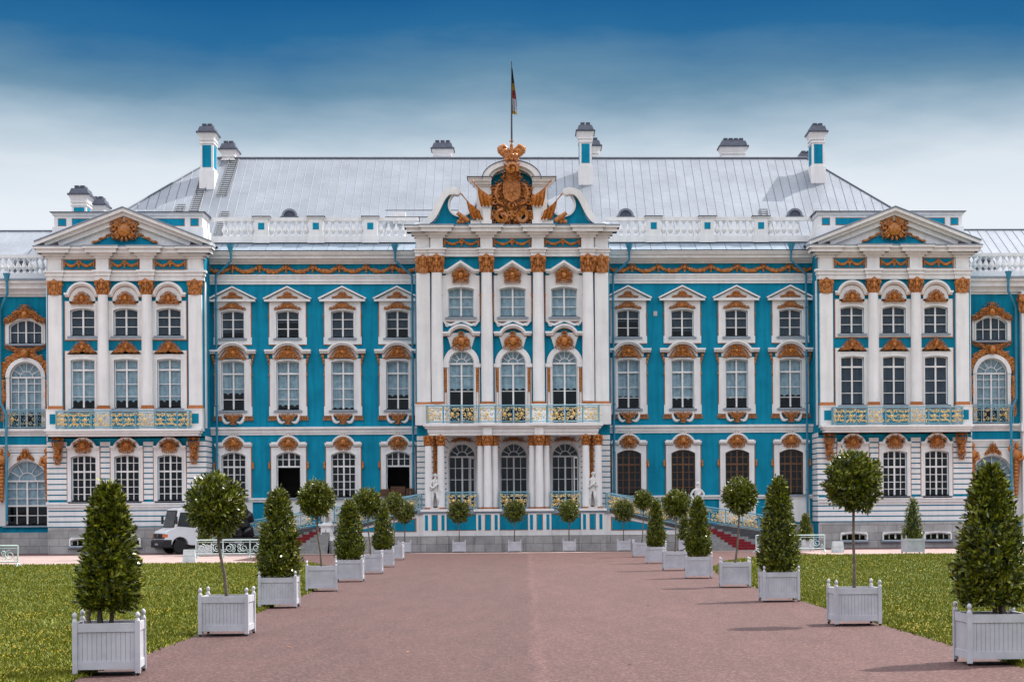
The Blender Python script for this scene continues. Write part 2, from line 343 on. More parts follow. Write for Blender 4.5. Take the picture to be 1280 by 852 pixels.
m_dk = asphalt('dark_red_asphalt', (.13,.055,.060), (.17,.08,.08), (.22,.13,.13))
m_lawn = mat('lawn_soil', (.07,.10,.008), (.045,.07,.006), .95, 3)
sheet('ground', [(-3000,-600),(3000,-600),(3000,3000),(-3000,3000)], -.012, m_dk)
sheet('forecourt_paving', [(-60,-135),(60,-135),(60,-7),(-60,-7)], -.006, m_pale)
sheet('path', [(-6.2,-135),(8.4,-135),(8.3,-80),(8.2,-60),(8.5,-48),(9.6,-36),(11.5,-27),(16,-20.8),(16,-10),(-14,-10),(-14,-24),(-10.2,-29.8),(-7.9,-40),(-6.6,-52),(-6.2,-62)], 0, m_path)
def edge_l(y): return np.interp(y, [-135,-90,-70,-60,-54,-45,-36,-30.5,-29.5], [-5.45,-5.45,-5.5,-5.7,-6.1,-7.0,-8.2,-9.4,-10.2])
def edge_r(y): return np.interp(y, [-135,-90,-70,-60,-52,-44,-36,-30,-25,-21.5], [7.7,7.7,7.5,7.45,7.65,8.3,9.4,10.8,12.6,15])
ys = np.linspace(-135,-29.5,40); LW = [(float(edge_l(y)), float(y)) for y in ys]
sheet('lawn', LW+[(-60,-32),(-60,-135)], .006, m_lawn)
ys2 = np.linspace(-135,-21.5,40); RW = [(float(edge_r(y)), float(y)) for y in ys2]
sheet('lawn', RW+[(60,-19),(60,-135)], .006, m_lawn)
def npmesh(name, v, f, m, smooth=False):
    v = np.asarray(v, np.float32); f = np.asarray(f, np.int32); k = f.shape[1]
    me = bpy.data.meshes.new(name); me.vertices.add(len(v)); me.vertices.foreach_set('co', v.ravel())
    me.loops.add(f.size); me.loops.foreach_set('vertex_index', f.ravel()); me.polygons.add(len(f))
    me.polygons.foreach_set('loop_start', np.arange(0, f.size, k, dtype=np.int32)); me.polygons.foreach_set('loop_total', np.full(len(f), k, np.int32))
    me.materials.append(m); me.update(calc_edges=True); o = bpy.data.objects.new(name, me); COL.objects.link(o); return o
rng = np.random.default_rng(5)
m_grass = mat('grass_blades', (.205,.195,.008), (.090,.108,.005), .6, island=True, spec=.25)
m_flower = mat('yellow_flowers', (.40,.27,.012), (.28,.18,.01), .7, 3)
def grass(sgn):
    n = 170000; u = rng.random(n*2)
    y = -124.4+26.5*np.exp(u*math.log((124.4-21)/26.5))     # denser near the camera
    e = edge_l(y) if sgn < 0 else edge_r(y); wd = np.clip((y+124.4)*.30, 5, 24)+0
    x = e+sgn*(rng.random(n*2)**1.25)*wd*1.0+sgn*.02+rng.normal(0,.05,n*2)
    ok = (y < -29.7) if sgn < 0 else (y < -21.7+0*y)
    x, y = x[ok][:n], y[ok][:n]; n = len(x); dist = (y+124.4)
    patch = .65+.35*np.sin(x*1.3+np.sin(y*.7)*2)*np.sin(y*.45+1.1*np.sin(x*.6))
    h = (.024+.032*rng.random(n))*(.8+.5*patch)*(1+dist/160); wdt = .010+.00022*dist
    a = rng.random(n)*2*PI; lx, ly = rng.normal(0,.025,n), rng.normal(0,.025,n)
    v = np.zeros((n,3,3)); v[:,0] = np.c_[x-wdt*np.cos(a), y-wdt*np.sin(a), 0*x]; v[:,1] = np.c_[x+wdt*np.cos(a), y+wdt*np.sin(a), 0*x]; v[:,2] = np.c_[x+lx, y+ly, h]
    tag(npmesh('grass', v.reshape(-1,3), np.arange(n*3).reshape(-1,3), m_grass), 'short green grass of the lawn on the %s of the path' % ('left' if sgn < 0 else 'right'), 'grass', kind='stuff')
    m = 7000; idx = rng.choice(n, m, replace=False); cl_ = np.sin(x[idx]*2.1+3*np.sin(y[idx]*.31))*np.sin(y[idx]*.83+2*np.sin(x[idx]*.47)); keep = (cl_+rng.random(m)*1.1) > .92; idx = idx[keep]; m = len(idx)
    fx, fy, fz = x[idx], y[idx], h[idx]+.005; r = .006+.00008*dist[idx]
    v = np.zeros((m,4,3))
    for k, (p, q) in enumerate(((-1,-1),(1,-1),(1,1),(-1,1))): v[:,k] = np.c_[fx+p*r, fy+q*r*.8, fz+q*r*.7]
    tag(npmesh('flowers', v.reshape(-1,3), np.arange(m*4).reshape(-1,4), m_flower), 'tiny yellow flowers dotted through the %s lawn' % ('left' if sgn < 0 else 'right'), 'flowers', kind='stuff')
grass(-1); grass(1)

# ------------------------------------------------------------------ ornament
def relief(outline, n, seed, depth=.16, sc=.11, y=0, mask=True, mb=None):
    """gilded rocaille relief: outline is the right half as [(x,z)...] from bottom centre to top centre"""
    rnd = random.Random(seed); mb = mb or MB()
    pts = outline; full = [(x,z) for x,z in pts]+[(-x,z) for x,z in reversed(pts) if x > 1e-3]
    cx = 0; cz = sum(z for _,z in full)/len(full)
    mb.prism([(x*.72,cz+(z-cz)*.72) for x,z in full][::-1], y-depth*.32, y)
    def inside(x, z):
        c = False; j = len(full)-1
        for i in range(len(full)):
            (x1,z1),(x2,z2) = full[i], full[j]
            if (z1 > z) != (z2 > z) and x < (x2-x1)*(z-z1)/(z2-z1)+x1: c = not c
            j = i
        return c
    xs = [p[0] for p in full]; zs = [p[1] for p in full]
    # scalloped edge of leaves
    for i in range(len(pts)-1):
        (x1,z1),(x2,z2) = pts[i], pts[i+1]; Ls = math.hypot(x2-x1,z2-z1); k = max(1,int(Ls/(sc*.95)))
        for q in range(k):
            u = (q+.5)/k; x = x1+(x2-x1)*u; z = z1+(z2-z1)*u; a = math.atan2(z-cz, x)
            rl_ = rnd.uniform(.5,1.15); ra_ = rnd.uniform(-.6,.6)
            for s in (1,-1): mb.blob(s*x*.92, y-depth*.4, cz+(z-cz)*.92, sc*rl_, depth*.4, sc*.24, (a+ra_) if s > 0 else PI-a-ra_, 6, 4)
    c = 0; t = 0
    while c < n and t < n*20:
        t += 1; x = rnd.uniform(0, max(xs)); z = rnd.uniform(min(zs), max(zs))
        if not inside(x, z): continue
        c += 1; r = sc*rnd.uniform(.6,1.15); a0 = rnd.uniform(0,2*PI); d = rnd.choice((-1,1)); yy = y-depth*rnd.uniform(.5,1.15)
        if not inside(x+r*.8, z): r *= .6
        if rnd.random() < .6:
            tn = rnd.uniform(.8,1.3); mb.scroll(x, z, r*1.15, yy, a0, tn, d, sc*.23); mb.scroll(-x, z, r*1.15, yy, PI-a0, tn, -d, sc*.23)
        else:
            mb.blob(x, yy, z, r*.7, depth*.35, r*.28, a0); mb.blob(-x, yy, z, r*.7, depth*.35, r*.28, PI-a0)
    if mask:
        h = (max(zs)-min(zs))
        mb.blob(0, y-depth*.8, cz, h*.17, depth*.6, h*.21, 0, 9, 7); mb.blob(0, y-depth*1.35, cz-h*.02, h*.035, depth*.2, h*.07)
        for k in range(9):
            a = PI*(-.05+1.1*k/8); mb.blob(math.cos(a)*h*.24, y-depth*.7, cz+math.sin(a)*h*.27, h*.10, depth*.35, h*.04, a, 6, 4)
    return mb
O_cart = [(0,-.50),(.28,-.46),(.50,-.40),(.46,-.22),(.56,-.02),(.53,.24),(.36,.42),(.16,.50),(0,.56)]
O_crest = [(0,-.30),(.35,-.32),(.95,-.40),(.80,-.18),(.62,.10),(.38,.32),(.15,.42),(0,.44)]
O_spread = [(0,-.15),(.3,-.13),(.55,-.2),(.85,-.26),(.92,-.18),(.6,-.04),(.32,.14),(.12,.24),(0,.27)]
O_ped = [(0,-.16),(.4,-.17),(.85,-.19),(.8,-.1),(.45,-.02),(.3,.16),(.14,.23),(0,.25)]
O_urn = [(0,-.62),(.17,-.60),(.14,-.5),(.08,-.40),(.30,-.22),(.44,-.02),(.62,.12),(0,.16)]
O_lion = [(0,-.50),(.32,-.48),(.56,-.40),(.44,-.18),(.56,.02),(.44,.28),(.26,.42),(.10,.50),(0,.52)]
O_shell = [(0,-.36),(.35,-.40),(.85,-.42),(.72,-.20),(.58,0),(.50,.24),(.26,.40),(0,.46)]
O_pear = [(0,-.62),(.35,-.58),(.68,-.50),(.52,-.28),(.54,0),(.40,.25),(.22,.35),(.14,.52),(0,.68)]
O_drop = [(0,-1.05),(.12,-.9),(.30,-.6),(.24,-.3),(.30,.1),(.42,.55),(.40,.85),(0,.9)]
def orn(name, outline, n, seed, parent, x=0, y=0, z=0, k=1, kz=None, depth=.16, sc=.11, mask=True):
    mb = relief(outline, n, seed, depth, sc, 0, mask); kz = kz or k
    mb.mapped(lambda a,b,c: (a*k+x, b+y, c*kz+z)); return mb.build(name, m_gold, parent, True, 60)

def arc_open(w_, z0, z1, rise, n=12):
    """opening loop from bottom left, up, over the arch, down to bottom right"""
    h = w_/2
    if rise <= 0: return [(-h,z0),(-h,z1),(h,z1),(h,z0)]
    if rise >= h-.001:
        return [(-h,z0)]+[(-h*math.cos(PI*i/n), z1-h+h*math.sin(PI*i/n)) for i in range(n+1)]+[(h,z0)]
    r = (h*h+rise*rise)/(2*rise); a = math.asin(h/r)
    return [(-h,z0)]+[(r*math.sin(-a+2*a*i/n), z1-r+r*math.cos(-a+2*a*i/n)) for i in range(n+1)]+[(h,z0)]
def hood_path(w_, a, z, rise, n=12):
    h = w_/2; r = (a*a+rise*rise)/(2*rise); t = math.asin(min(1,a/r)); t = t if rise <= a else PI-t
    return [(-h,z)]+[(r*math.sin(-t+2*t*i/n), z+rise-r+r*math.cos(-t+2*t*i/n)) for i in range(n+1)]+[(h,z)]

def window(palace, x, y, w_, z0, z1, rise, sur=(.4,.25,.35), vb=(0,), hb=(), thick=(), ears=None, frame=m_trim, curtain=None, open_low=None,
           fan=False, back=m_dark, ochre=True, name='window', grille=None, seed=1):
    """window part (masonry surround) with frame, pane, sill, curtain as sub-parts; origin at the foot of the wall under it"""
    L_, B_, T_ = sur; g = MB(); inner = arc_open(w_, z0, z1, rise)
    ow, ob, ot = w_/2+L_, z0-B_, z1+T_
    outer = [(-ow,ob)]+[((-ow if i == 0 else ow if i == len(inner)-3 else q[0]*ow/(w_/2)), ot) for i, q in enumerate(inner[1:-1])]+[(ow,ob)]
    g.ring(outer[::-1], inner[::-1], -.11, .02)
    if ears:
        for s in (1,-1):
            for (e0, e1, ex) in ears: g.box(s*(ow-.01), s*(ow+ex), -.10, .02, e0, e1)
    # inner fillet moulding round the opening
    big = arc_open(w_+.16, z0-.0, z1+.08, rise*(w_+.16)/w_)
    if len(big) == len(inner): g.ring(big[::-1], inner[::-1], -.15, -.10, False)
    o = g.build(name, m_white, palace); o.location = (x, y, 0)
    if ochre:
        q = MB(); e = .05; top = ot
        for s in (1,-1):
            q.box(s*(ow), s*(ow+e), -.07, .015, ob, top)
        q.box(-ow-e, ow+e, -.07, .015, ob-e, ob-.001)
        q.build('painted_line', m_ochre, o)
    f = MB(); D = .16
    big2 = inner; small = arc_open(w_-.14, z0+.07, z1-.07, rise*(w_-.14)/w_ if rise < w_/2-.001 else (w_-.14)/2)
    if rise >= w_/2-.001: small = arc_open(w_-.14, z0+.07, z1-.07, w_/2-.07)
    f.ring(big2[::-1], small[::-1], D-.05, D+.05); f.box(-w_/2, w_/2, D-.05, D+.05, z0-.001, z0+.07)
    hw = w_/2-.06
    lowz = open_low if open_low else z0+.06
    def ztop(xx):
        if rise <= 0: return z1-.05
        if rise >= w_/2-.001: return z1-w_/2+math.sqrt(max(0,(w_/2-.05)**2-xx*xx))
        r = (w_*w_/4+rise*rise)/(2*rise); return z1-r+math.sqrt(max(0,r*r-xx*xx))-.05
    spr = z1-w_/2 if fan else None
    for i, vx in enumerate(vb):
        t = .05 if vx == 0 else .022; f.box(vx*w_-t, vx*w_+t, D-.04, D+.04, lowz, spr if fan else ztop(abs(vx*w_)+t))
    for z in hb:
        if z > lowz-.01: f.box(-hw, hw, D-.03, D+.03, z-.02, z+.02)
    for z in thick: f.box(-hw, hw, D-.06, D+.05, z-.05, z+.05)
    if fan:
        R = w_/2-.05; f.box(-R-.03, R+.03, D-.06, D+.05, spr-.05, spr+.05)
        f.tube([(R*.42*math.cos(PI*i/10), D, spr+R*.42*math.sin(PI*i/10)) for i in range(11)], .025, 4)
        for i in range(1,6):
            a = PI*i/6; f.tube([(R*.42*math.cos(a),D,spr+R*.42*math.sin(a)),(R*math.cos(a),D,spr+R*math.sin(a))], .022, 4)
    f.build('frame', frame, o)
    p = MB(); pi = inner if not open_low else [(-w_/2,open_low)]+inner[1:-1]+[(w_/2,open_low)]
    n = len(pi); p.add([(a,D,b) for a,b in pi], [tuple(range(n))]); p.build('pane', m_glass, o)
    if open_low:   # casements folded back into the room
        f2 = MB()
        for s in (1,-1): f2.ring([(0,z0),(0,open_low),(.5,open_low),(.5,z0)], [(.07,z0+.07),(.07,open_low-.07),(.43,open_low-.07),(.43,z0+.07)], 0, .05).mapped(lambda a,b,c: (a,b,c))
        f2.mapped(lambda a,b,c: (-(w_/2-.08)+b, .24+a, c)); f2.build('casement', frame, o)
    s_ = MB().box(-w_/2-.16, w_/2+.16, -.22, -.0, z0-.12, z0-.02); s_.build('sill', m_apron, o)
    # the dark room behind
    rm = MB(); x0, x1 = -w_/2-.3, w_/2+.3; ya, yb = .36, 2.2
    rm.add([(x0,yb,z0-.3),(x1,yb,z0-.3),(x1,yb,z1+.3),(x0,yb,z1+.3),(x0,ya,z0-.3),(x1,ya,z0-.3),(x1,ya,z1+.3),(x0,ya,z1+.3)],
           [(0,1,2,3),(0,3,7,4),(1,5,6,2),(3,2,6,7),(0,4,5,1)])
    rm.build('room', back, o)
    if curtain:
        kind, bottom, mc = curtain
        c = MB(); nx = 28; rnd = random.Random(seed); ph = rnd.random()*6; zt = z1-.02
        rows = [[],[]]
        for i in range(nx+1):
            u = i/nx; xx = -w_/2+w_*u; yy = .27+.035*math.sin(u*nx*.9+ph)+.02*math.sin(u*nx*2.1)
            lo = bottom+(.13*abs(math.sin(u*PI*4)) if kind == 'net' else 0)
            rows[0].append((xx,yy,lo)); rows[1].append((xx,yy,zt))
        c.add(rows[0]+rows[1], [(i,i+1,nx+2+i,nx+1+i) for i in range(nx)]); c.build('curtain', mc, o, True, 80)
    return o

def wall(name, palace, x0, x1, z0, z1, y, holes, m, depth=.36, back=True):
    mb = MB(); xs = sorted({x0,x1,*[h[0] for h in holes],*[h[1] for h in holes]}); zs = sorted({z0,z1,*[h[2] for h in holes],*[h[3] for h in holes]})
    for i in range(len(xs)-1):
        for j in range(len(zs)-1):
            a,b,c,d = xs[i],xs[i+1],zs[j],zs[j+1]; mx,mz = (a+b)/2,(c+d)/2
            if any(h[0] < mx < h[1] and h[2] < mz < h[3] for h in holes): continue
            mb.add([(a,y,c),(b,y,c),(b,y,d),(a,y,d)], [(0,1,2,3)])
    for a,b,c,d in holes:
        mb.add([(a,y,c),(b,y,c),(b,y,d),(a,y,d),(a,y+depth,c),(b,y+depth,c),(b,y+depth,d),(a,y+depth,d)], [(0,4,5,1),(1,5,6,2),(2,6,7,3),(3,7,4,0)])
    return mb.build(name, m, palace)
def hole(x, w_, z0, z1): return (x-w_/2, x+w_/2, z0, z1)
def cornice(mb, x0, x1, y, steps, ends=(True,True)):
    """steps: (z0,z1,projection); boxes butt on each other"""
    for z0, z1, p in steps: mb.box(x0-(p if ends[0] else 0), x1+(p if ends[1] else 0), y-p, y+.3, z0, z1)
    return mb
def capital(parent, x, y, z0, z1, r, flat=False, ky=1):
    h = z1-z0; c = MB()
    c.lathe([(r*1.0,0),(r*1.12,h*.05),(r*.98,h*.1),(r*1.02,h*.5),(r*1.2,h*.78),(r*1.35,h*.86)], n=16)
    c.box(-r*1.42, r*1.42, -r*1.42, r*1.42, h*.86, h*.97)
    for row, (zz, rr, n, s) in enumerate(((.24,1.12,8,.22),(.5,1.2,8,.22))):
        for k in range(n):
            a = 2*PI*(k+row*.5)/n; c.blob(math.cos(a)*r*rr, math.sin(a)*r*rr, h*zz, r*.26, r*.26, h*.19, 0, 6, 5)
            c.blob(math.cos(a)*r*(rr+.12), math.sin(a)*r*(rr+.12), h*(zz+.16), r*.17, r*.17, h*.06, 0, 6, 4)
    for sx in (1,-1):
        for sy in (1,-1):
            c.blob(sx*r*1.22, sy*r*1.22, h*.74, r*.3, r*.3, h*.14, 0, 7, 5)
        c.scroll(sx*r*1.15, h*.72, r*.34, -r*1.45, PI/2, 1.2, sx, r*.10)
    c.blob(0, -r*1.45, h*.86, r*.34, r*.2, h*.16, 0, 8, 5); c.blob(0, -r*1.5, h*.55, r*.28, r*.2, h*.22, 0, 8, 6)
    c.prism([(-r*.6,h*.97),(r*.6,h*.97),(0,h*1.13)], -r*1.5, -r*1.2)
    c.mapped(lambda a,b,cc: (a+x, b*ky+y, cc+z0)); return c.build('capital', m_gold, parent, True, 50)
def column(palace, x, y, z0, zs, z1, zt, r, base=True):
    """z0 foot, zs top of the base, z1 neck, zt top of capital"""
    o = MB().lathe([(r*1.0,zs),(r*1.02,zs+.3*(z1-zs)),(r*.88,z1)], n=24).build('column', m_white, palace, True); o.location = (x, y, 0)
    MB().lathe([(r*1.18,z0),(r*1.24,(z0+zs)/2-.02),(r*1.1,(z0+zs)/2),(r*1.15,zs)], n=24).build('base', m_ochre, o, True)
    capital(o, 0, 0, z1, zt, r*.9); return o
def pilaster(palace, x0, x1, y, z0, zs, z1, zt, d=.22, line=0):
    xc = (x0+x1)/2; hw = abs(x1-x0)/2
    o = MB().box(-hw, hw, -d, .05, zs, z1).build('pilaster', m_white, palace); o.location = (xc, y, 0)
    MB().box(-hw-.05, hw+.05, -d-.05, .05, z0, zs).build('base', m_ochre, o)
    c = capital(o, 0, -d+.05, z1, zt, hw*.78, ky=.45)
    if line:
        q = MB()
        for s in (1,-1): q.box(s*hw, s*(hw+.04), -d+.06, .01, zs, z1)
        q.build('painted_line', m_ochre, o)
    return o

# ------------------------------------------------------------------ palace
P = empty('palace', (0,0,0)); tag(P, 'long blue and white baroque palace with gilded ornament, white columns and a grey metal roof', 'palace')
WX = [7.19+3.394*i for i in range(4)]
G3 = (3.36, 6.18); M3 = (8.77, 11.85); U3 = (13.25, 14.97)
net = lambda b: ('net', b, m_curt); bl = lambda b: ('flat', b, m_slate_pane)

def hood_line(o, pth, dz, k=.97):
    MB().strip([(a*k,b-dz) for a,b in pth], .035, -.145, .005).build('painted_line', m_ochre, o)
def hoods_wing_ground(o):
    h = MB(); pth = hood_path(2.30, .66, 6.62, .50); h.strip(pth, .10, -.30, .01); h.strip([(a*.985,b-.10) for a,b in pth], .10, -.22, .01); h.build('hood', m_white, o); hood_line(o, pth, .14)
    orn('ornament', O_cart, 16, 3, o, 0, -.12, 6.75, 1.02, .95)
    b = MB()
    for s in (1,-1): b.box(s*1.14, s*1.24, -.12, .01, 5.2, 5.55); b.blob(s*1.19, -.1, 5.2, .07, .08, .09)
    b.build('bracket', m_gold, o)
def hoods_wing_main(o):
    h = MB(); pth = hood_path(2.86, .86, 12.40, .50); h.strip(pth, .12, -.42, .01); h.strip([(a*.985,b-.12) for a,b in pth], .12, -.30, .01); hood_line(o, pth, .16)
    h.prism([(-.95,12.0),(.95,12.0),(.95,12.38),(.6,12.62),(0,12.82),(-.6,12.62),(-.95,12.38)][::-1], -.10, .01); h.build('hood', m_white, o)
    orn('ornament', O_crest, 22, 5, o, 0, -.12, 12.32, .96, .95)
    b = MB()
    for s in (1,-1):
        for q in range(3): b.blob(s*(1.24-.04*q), -.12, 12.1-.22*q, .10-.02*q, .1, .13)
        b.blob(s*1.16, -.1, 10.95, .05, .07, .14)
    b.build('bracket', m_gold, o, True)
    orn('ornament', O_urn, 12, 9, o, 0, -.12, 8.40, 1.0, .85, mask=False)
    vmb = MB()
    for s in (1,-1):
        P_ = [(s*(.62-.5*math.sin(t*PI*.5)*1.0), -.1, 8.44-.42*math.sin(t*PI*.72)) for t in [i/8 for i in range(9)]]
        vmb.tube([(s*(.66-.10*i/8-.36*(i/8)**2), -.10, 8.46-.46*math.sin(min(1,i/6)*PI/2)+(.06*(i-6)/2 if i > 6 else 0)) for i in range(9)], [.05,.07,.09,.1,.1,.1,.09,.07,.05], 6)
    vmb.build('volute', m_white, o, True)
    fr = MB()
    for s in (1,-1):
        for q in range(5): fr.box(s*(.72+.11*q), s*(.78+.11*q), -.12, .01, 8.18, 8.38)
        fr.box(s*.70, s*1.26, -.10, .01, 8.14, 8.19)
    fr.build('fringe', m_gold, o)
def hoods_wing_upper(o):
    h = MB(); z = 15.50
    h.box(-1.42, 1.42, -.34, .01, z, z+.13); h.prism([(-1.30,z+.13),(1.30,z+.13),(0,z+.82)][::-1], -.14, .01)
    h.strip([(-1.46,z+.13),(0,z+.86),(1.46,z+.13)], .09, -.36, .01); h.build('hood', m_white, o)
    orn('ornament', O_ped, 12, 11, o, 0, -.15, z+.36, .80, .85, .12, .09, False)
    orn('ornament', O_spread, 14, 12, o, 0, -.12, 15.22, .98, .95, .14, .09, False)
    b = MB()
    for s in (1,-1): b.blob(s*1.15, -.08, 14.6, .05, .07, .2); b.box(s*1.12, s*1.17, -.08, .01, 13.25, 13.6)
    b.build('bracket', m_gold, o)

for s in (-1, 1):
    holes = []
    for i, x in enumerate(WX):
        X = s*x
        holes += [hole(X,1.5,*G3), hole(X,1.43,*M3), hole(X,1.43,*U3)]
        fr = m_trim if s < 0 else m_brown
        vbg = (-.25,0,.25); hbg = (5.72, 4.79, 4.32, 3.84); op = 5.22 if (s < 0 and i in (0,2)) else None
        kmap = {-1:{3:1,2:1,1:1,0:1}}
        o = window(P, X, 0, 1.5, *G3, .22, (.32,.0,.62), vbg, hbg, (5.27,), ears=((6.2,6.8,.0),(3.36,5.0,.0)), frame=fr, open_low=op, seed=i)
        hoods_wing_ground(o)
        hem = {(-1,3):9.75,(-1,0):9.6,(-1,1):8.82,(-1,2):9.0,(1,0):9.45,(1,1):9.3,(1,2):9.38,(1,3):9.5}[(s,i)]
        o = window(P, X, 0, 1.43, *M3, .10, (.40,.35,.10), (0,), (10.1,9.45), (11.04,), ears=((8.42,9.0,.06),), curtain=net(hem), seed=i+10*s)
        hoods_wing_main(o)
        o = window(P, X, 0, 1.43, *U3, .12, (.40,.40,.52), (0,), (13.83,14.4), (), ears=((12.85,13.3,.06),), curtain=bl([13.9,13.35,14.2,13.6][(i+(s > 0)*2) % 4]), seed=i)
        hoods_wing_upper(o)
    wall('wall', P, min(s*5.8,s*19), max(s*5.8,s*19), 1.5, 17.17, 0, holes, m_blue)
    a, b = sorted((s*5.8, s*19.0)); c = MB()
    cornice(c, a, b, 0, [(16.58,16.74,.10),(16.74,16.95,.15),(16.95,17.08,.20),(17.08,17.17,.26)], (0,0))
    cornice(c, a, b, 0, [(17.83,17.95,.14),(17.95,18.12,.30),(18.12,18.34,.62),(18.34,18.47,.76),(18.47,18.54,.84)], (0,0))
    cornice(c, a, b, 0, [(7.24,7.38,.08),(7.38,7.60,.14),(7.60,7.73,.26),(3.08,3.22,.10),(3.22,3.335,.18)], (0,0))
    c.build('cornice', m_white, P)
    wl = MB(); wl.add([(a,0,17.17),(b,0,17.17),(b,0,17.83),(a,0,17.83)], [(0,1,2,3)]); fz = wl.build('frieze', m_blue, P)
    g = MB(); nb = 8; sp_ = (b-a)/nb
    for k in range(nb):
        x0 = a+k*sp_; hx = x0+sp_*.5
        for q in range(13):
            u = (q+.5)/13; xx = x0+sp_*u; zz = 17.66-.30*math.sin(PI*u)+.02*random.uniform(-1,1); r = (.055+.075*math.sin(PI*u)**.7)*random.uniform(.75,1.25)
            g.blob(xx, -.08, zz, r*1.15, r*1.1, r*1.2, random.uniform(-1,1), 6, 4)
        xk = x0 if k else x0+.12
        g.blob(xk, -.10, 17.58, .13, .11, .16, 0, 7, 5); g.blob(xk, -.1, 17.36, .07, .08, .10)
        for q in range(7): aa = PI*(q-.5)/5; g.blob(xk+(.17+.05*(k % 2))*math.cos(aa), -.09, 17.62+.15*math.sin(aa), .075, .07, .04, aa)
    g.build('garland', m_gold, fz, True)
    # lower panel zone and plinth
    lp = MB()
    for x in [s*v for v in WX]: lp.prism([(x-1.15,1.9),(x-.95,1.62),(x-.3,1.62),(x-.15,1.75),(x+.15,1.75),(x+.3,1.62),(x+.95,1.62),(x+1.15,1.9),(x+1.15,3.08),(x-1.15,3.08)][::-1], -.08, 0)
    lp.build('panel', m_white, P)
    MB().box(a, b, -.12, .3, -.3, 1.5).build('plinth', m_stone, P)
    # sheet-metal apron over the cornice
    ap = MB(); z0, z1 = 18.54, 19.62; ap.prismz([(a,-.86),(b,-.86),(b,-.80),(a,-.80)], z0, z0+.05)
    ap.add([(a,-.86,z0+.05),(b,-.86,z0+.05),(b,1.9,z1),(a,1.9,z1),(a,1.9,z0),(b,1.9,z0),(a,-.86,z0),(b,-.86,z0)], [(0,1,2,3),(3,2,5,4),(0,3,4,6),(1,7,5,2),(4,5,7,6),(0,6,7,1)])
    ap.build('apron_roof', m_apron, P)
    sm = MB(); nx = 14
    for k in range(nx+1):
        x = a+(b-a)*k/nx; x = min(max(x, a+.03), b-.03); sm.tube([(x,-.86,z0+.06),(x,1.9,z1+.01)], .018, 4)
    sm.build('seam', m_seam, P)
    # balustrade
    by = .95; pedx = [5.95+.2]+[8.89+3.394*k for k in range(3)]+[18.6]
    bb = MB(); xa, xb = s*5.9, s*18.8
    bb.box(xa, xb, by-.14, by+.14, 20.56, 20.78); bb.box(xa, xb, by-.15, by+.15, 19.22, 19.60)
    for k in range(len(pedx)-1):
        p0, p1 = pedx[k]+.42, pedx[k+1]-.42; n = max(2, int((p1-p0)/.385))
        for q in range(n):
            x = s*(p0+(p1-p0)*(q+.5)/n)
            bb.lathe([(.12,19.6),(.12,19.68),(.07,19.74),(.185,19.92),(.18,20.04),(.075,20.28),(.07,20.42),(.12,20.46),(.12,20.6)], x, by, 8)
    bb.mapped(lambda a_,b_,c_: (a_,b_,c_+.08)); bal = bb.build('balustrade', m_white, P, True, 50)
    pd = MB(); pb = MB(); pc_ = MB()
    for px in pedx[1:-1]:
        x = s*px; pd.box(x-.42, x+.42, by-.2, by+.2, 19.18, 20.72); pd.box(x-.52, x+.52, by-.24, by+.24, 19.18, 19.62); pd.box(x-.52, x+.52, by-.26, by+.26, 20.72, 20.82)
        pc_.box(x-.58, x+.58, by-.32, by+.32, 20.82, 20.86); pb.box(x-.19, x+.19, by-.215, by-.19, 20.02, 20.44)
    for q_ in (pd, pb, pc_): q_.mapped(lambda a_,b_,c_: (a_,b_,c_+.08))
    pdo = pd.build('pedestal', m_white, P); pb.build('panel', m_blue, pdo); pc_.build('cap', m_slate, pdo)

# ---- main roof
def zr(y): return 19.5+(y-2.2)*.727
RY = 11.85; RZ = zr(RY); EX = 27.9
hx = 20.2
rf = MB()
ez = 19.5
rf.add([(-EX,2.2,ez),(EX,2.2,ez),(hx,RY,RZ),(-hx,RY,RZ),(-EX,21.5,ez),(EX,21.5,ez),(-EX,2.2,ez-.6),(EX,2.2,ez-.6),(EX,21.5,ez-.6),(-EX,21.5,ez-.6)],
       [(0,1,2,3),(1,5,2),(5,4,3,2),(4,0,3),(6,7,1,0),(7,8,5,1),(8,9,4,5),(9,6,0,4)])
roof = rf.build('roof', m_roof, P)
sm = MB(); k = -46
while k*.58 < EX:
    x = k*.58; k += 1
    if abs(x) > EX-.3: continue
    t = 1 if abs(x) <= hx else (EX-abs(x))/(EX-hx)
    y1 = 2.2+(RY-2.2)*t; sm.tube([(x,2.2,ez+.01),(x,y1,zr(y1)+.01)], .022, 4)
sm.build('standing_seam', m_seam, roof)
rg = MB(); rg.tube([(-hx,RY,RZ+.03),(hx,RY,RZ+.03)], .09, 6)
for s in (1,-1): rg.tube([(s*hx,RY,RZ+.03),(s*EX,2.2,ez+.03)], .06, 6)
rg.build('ridge_cap', m_seam, roof)
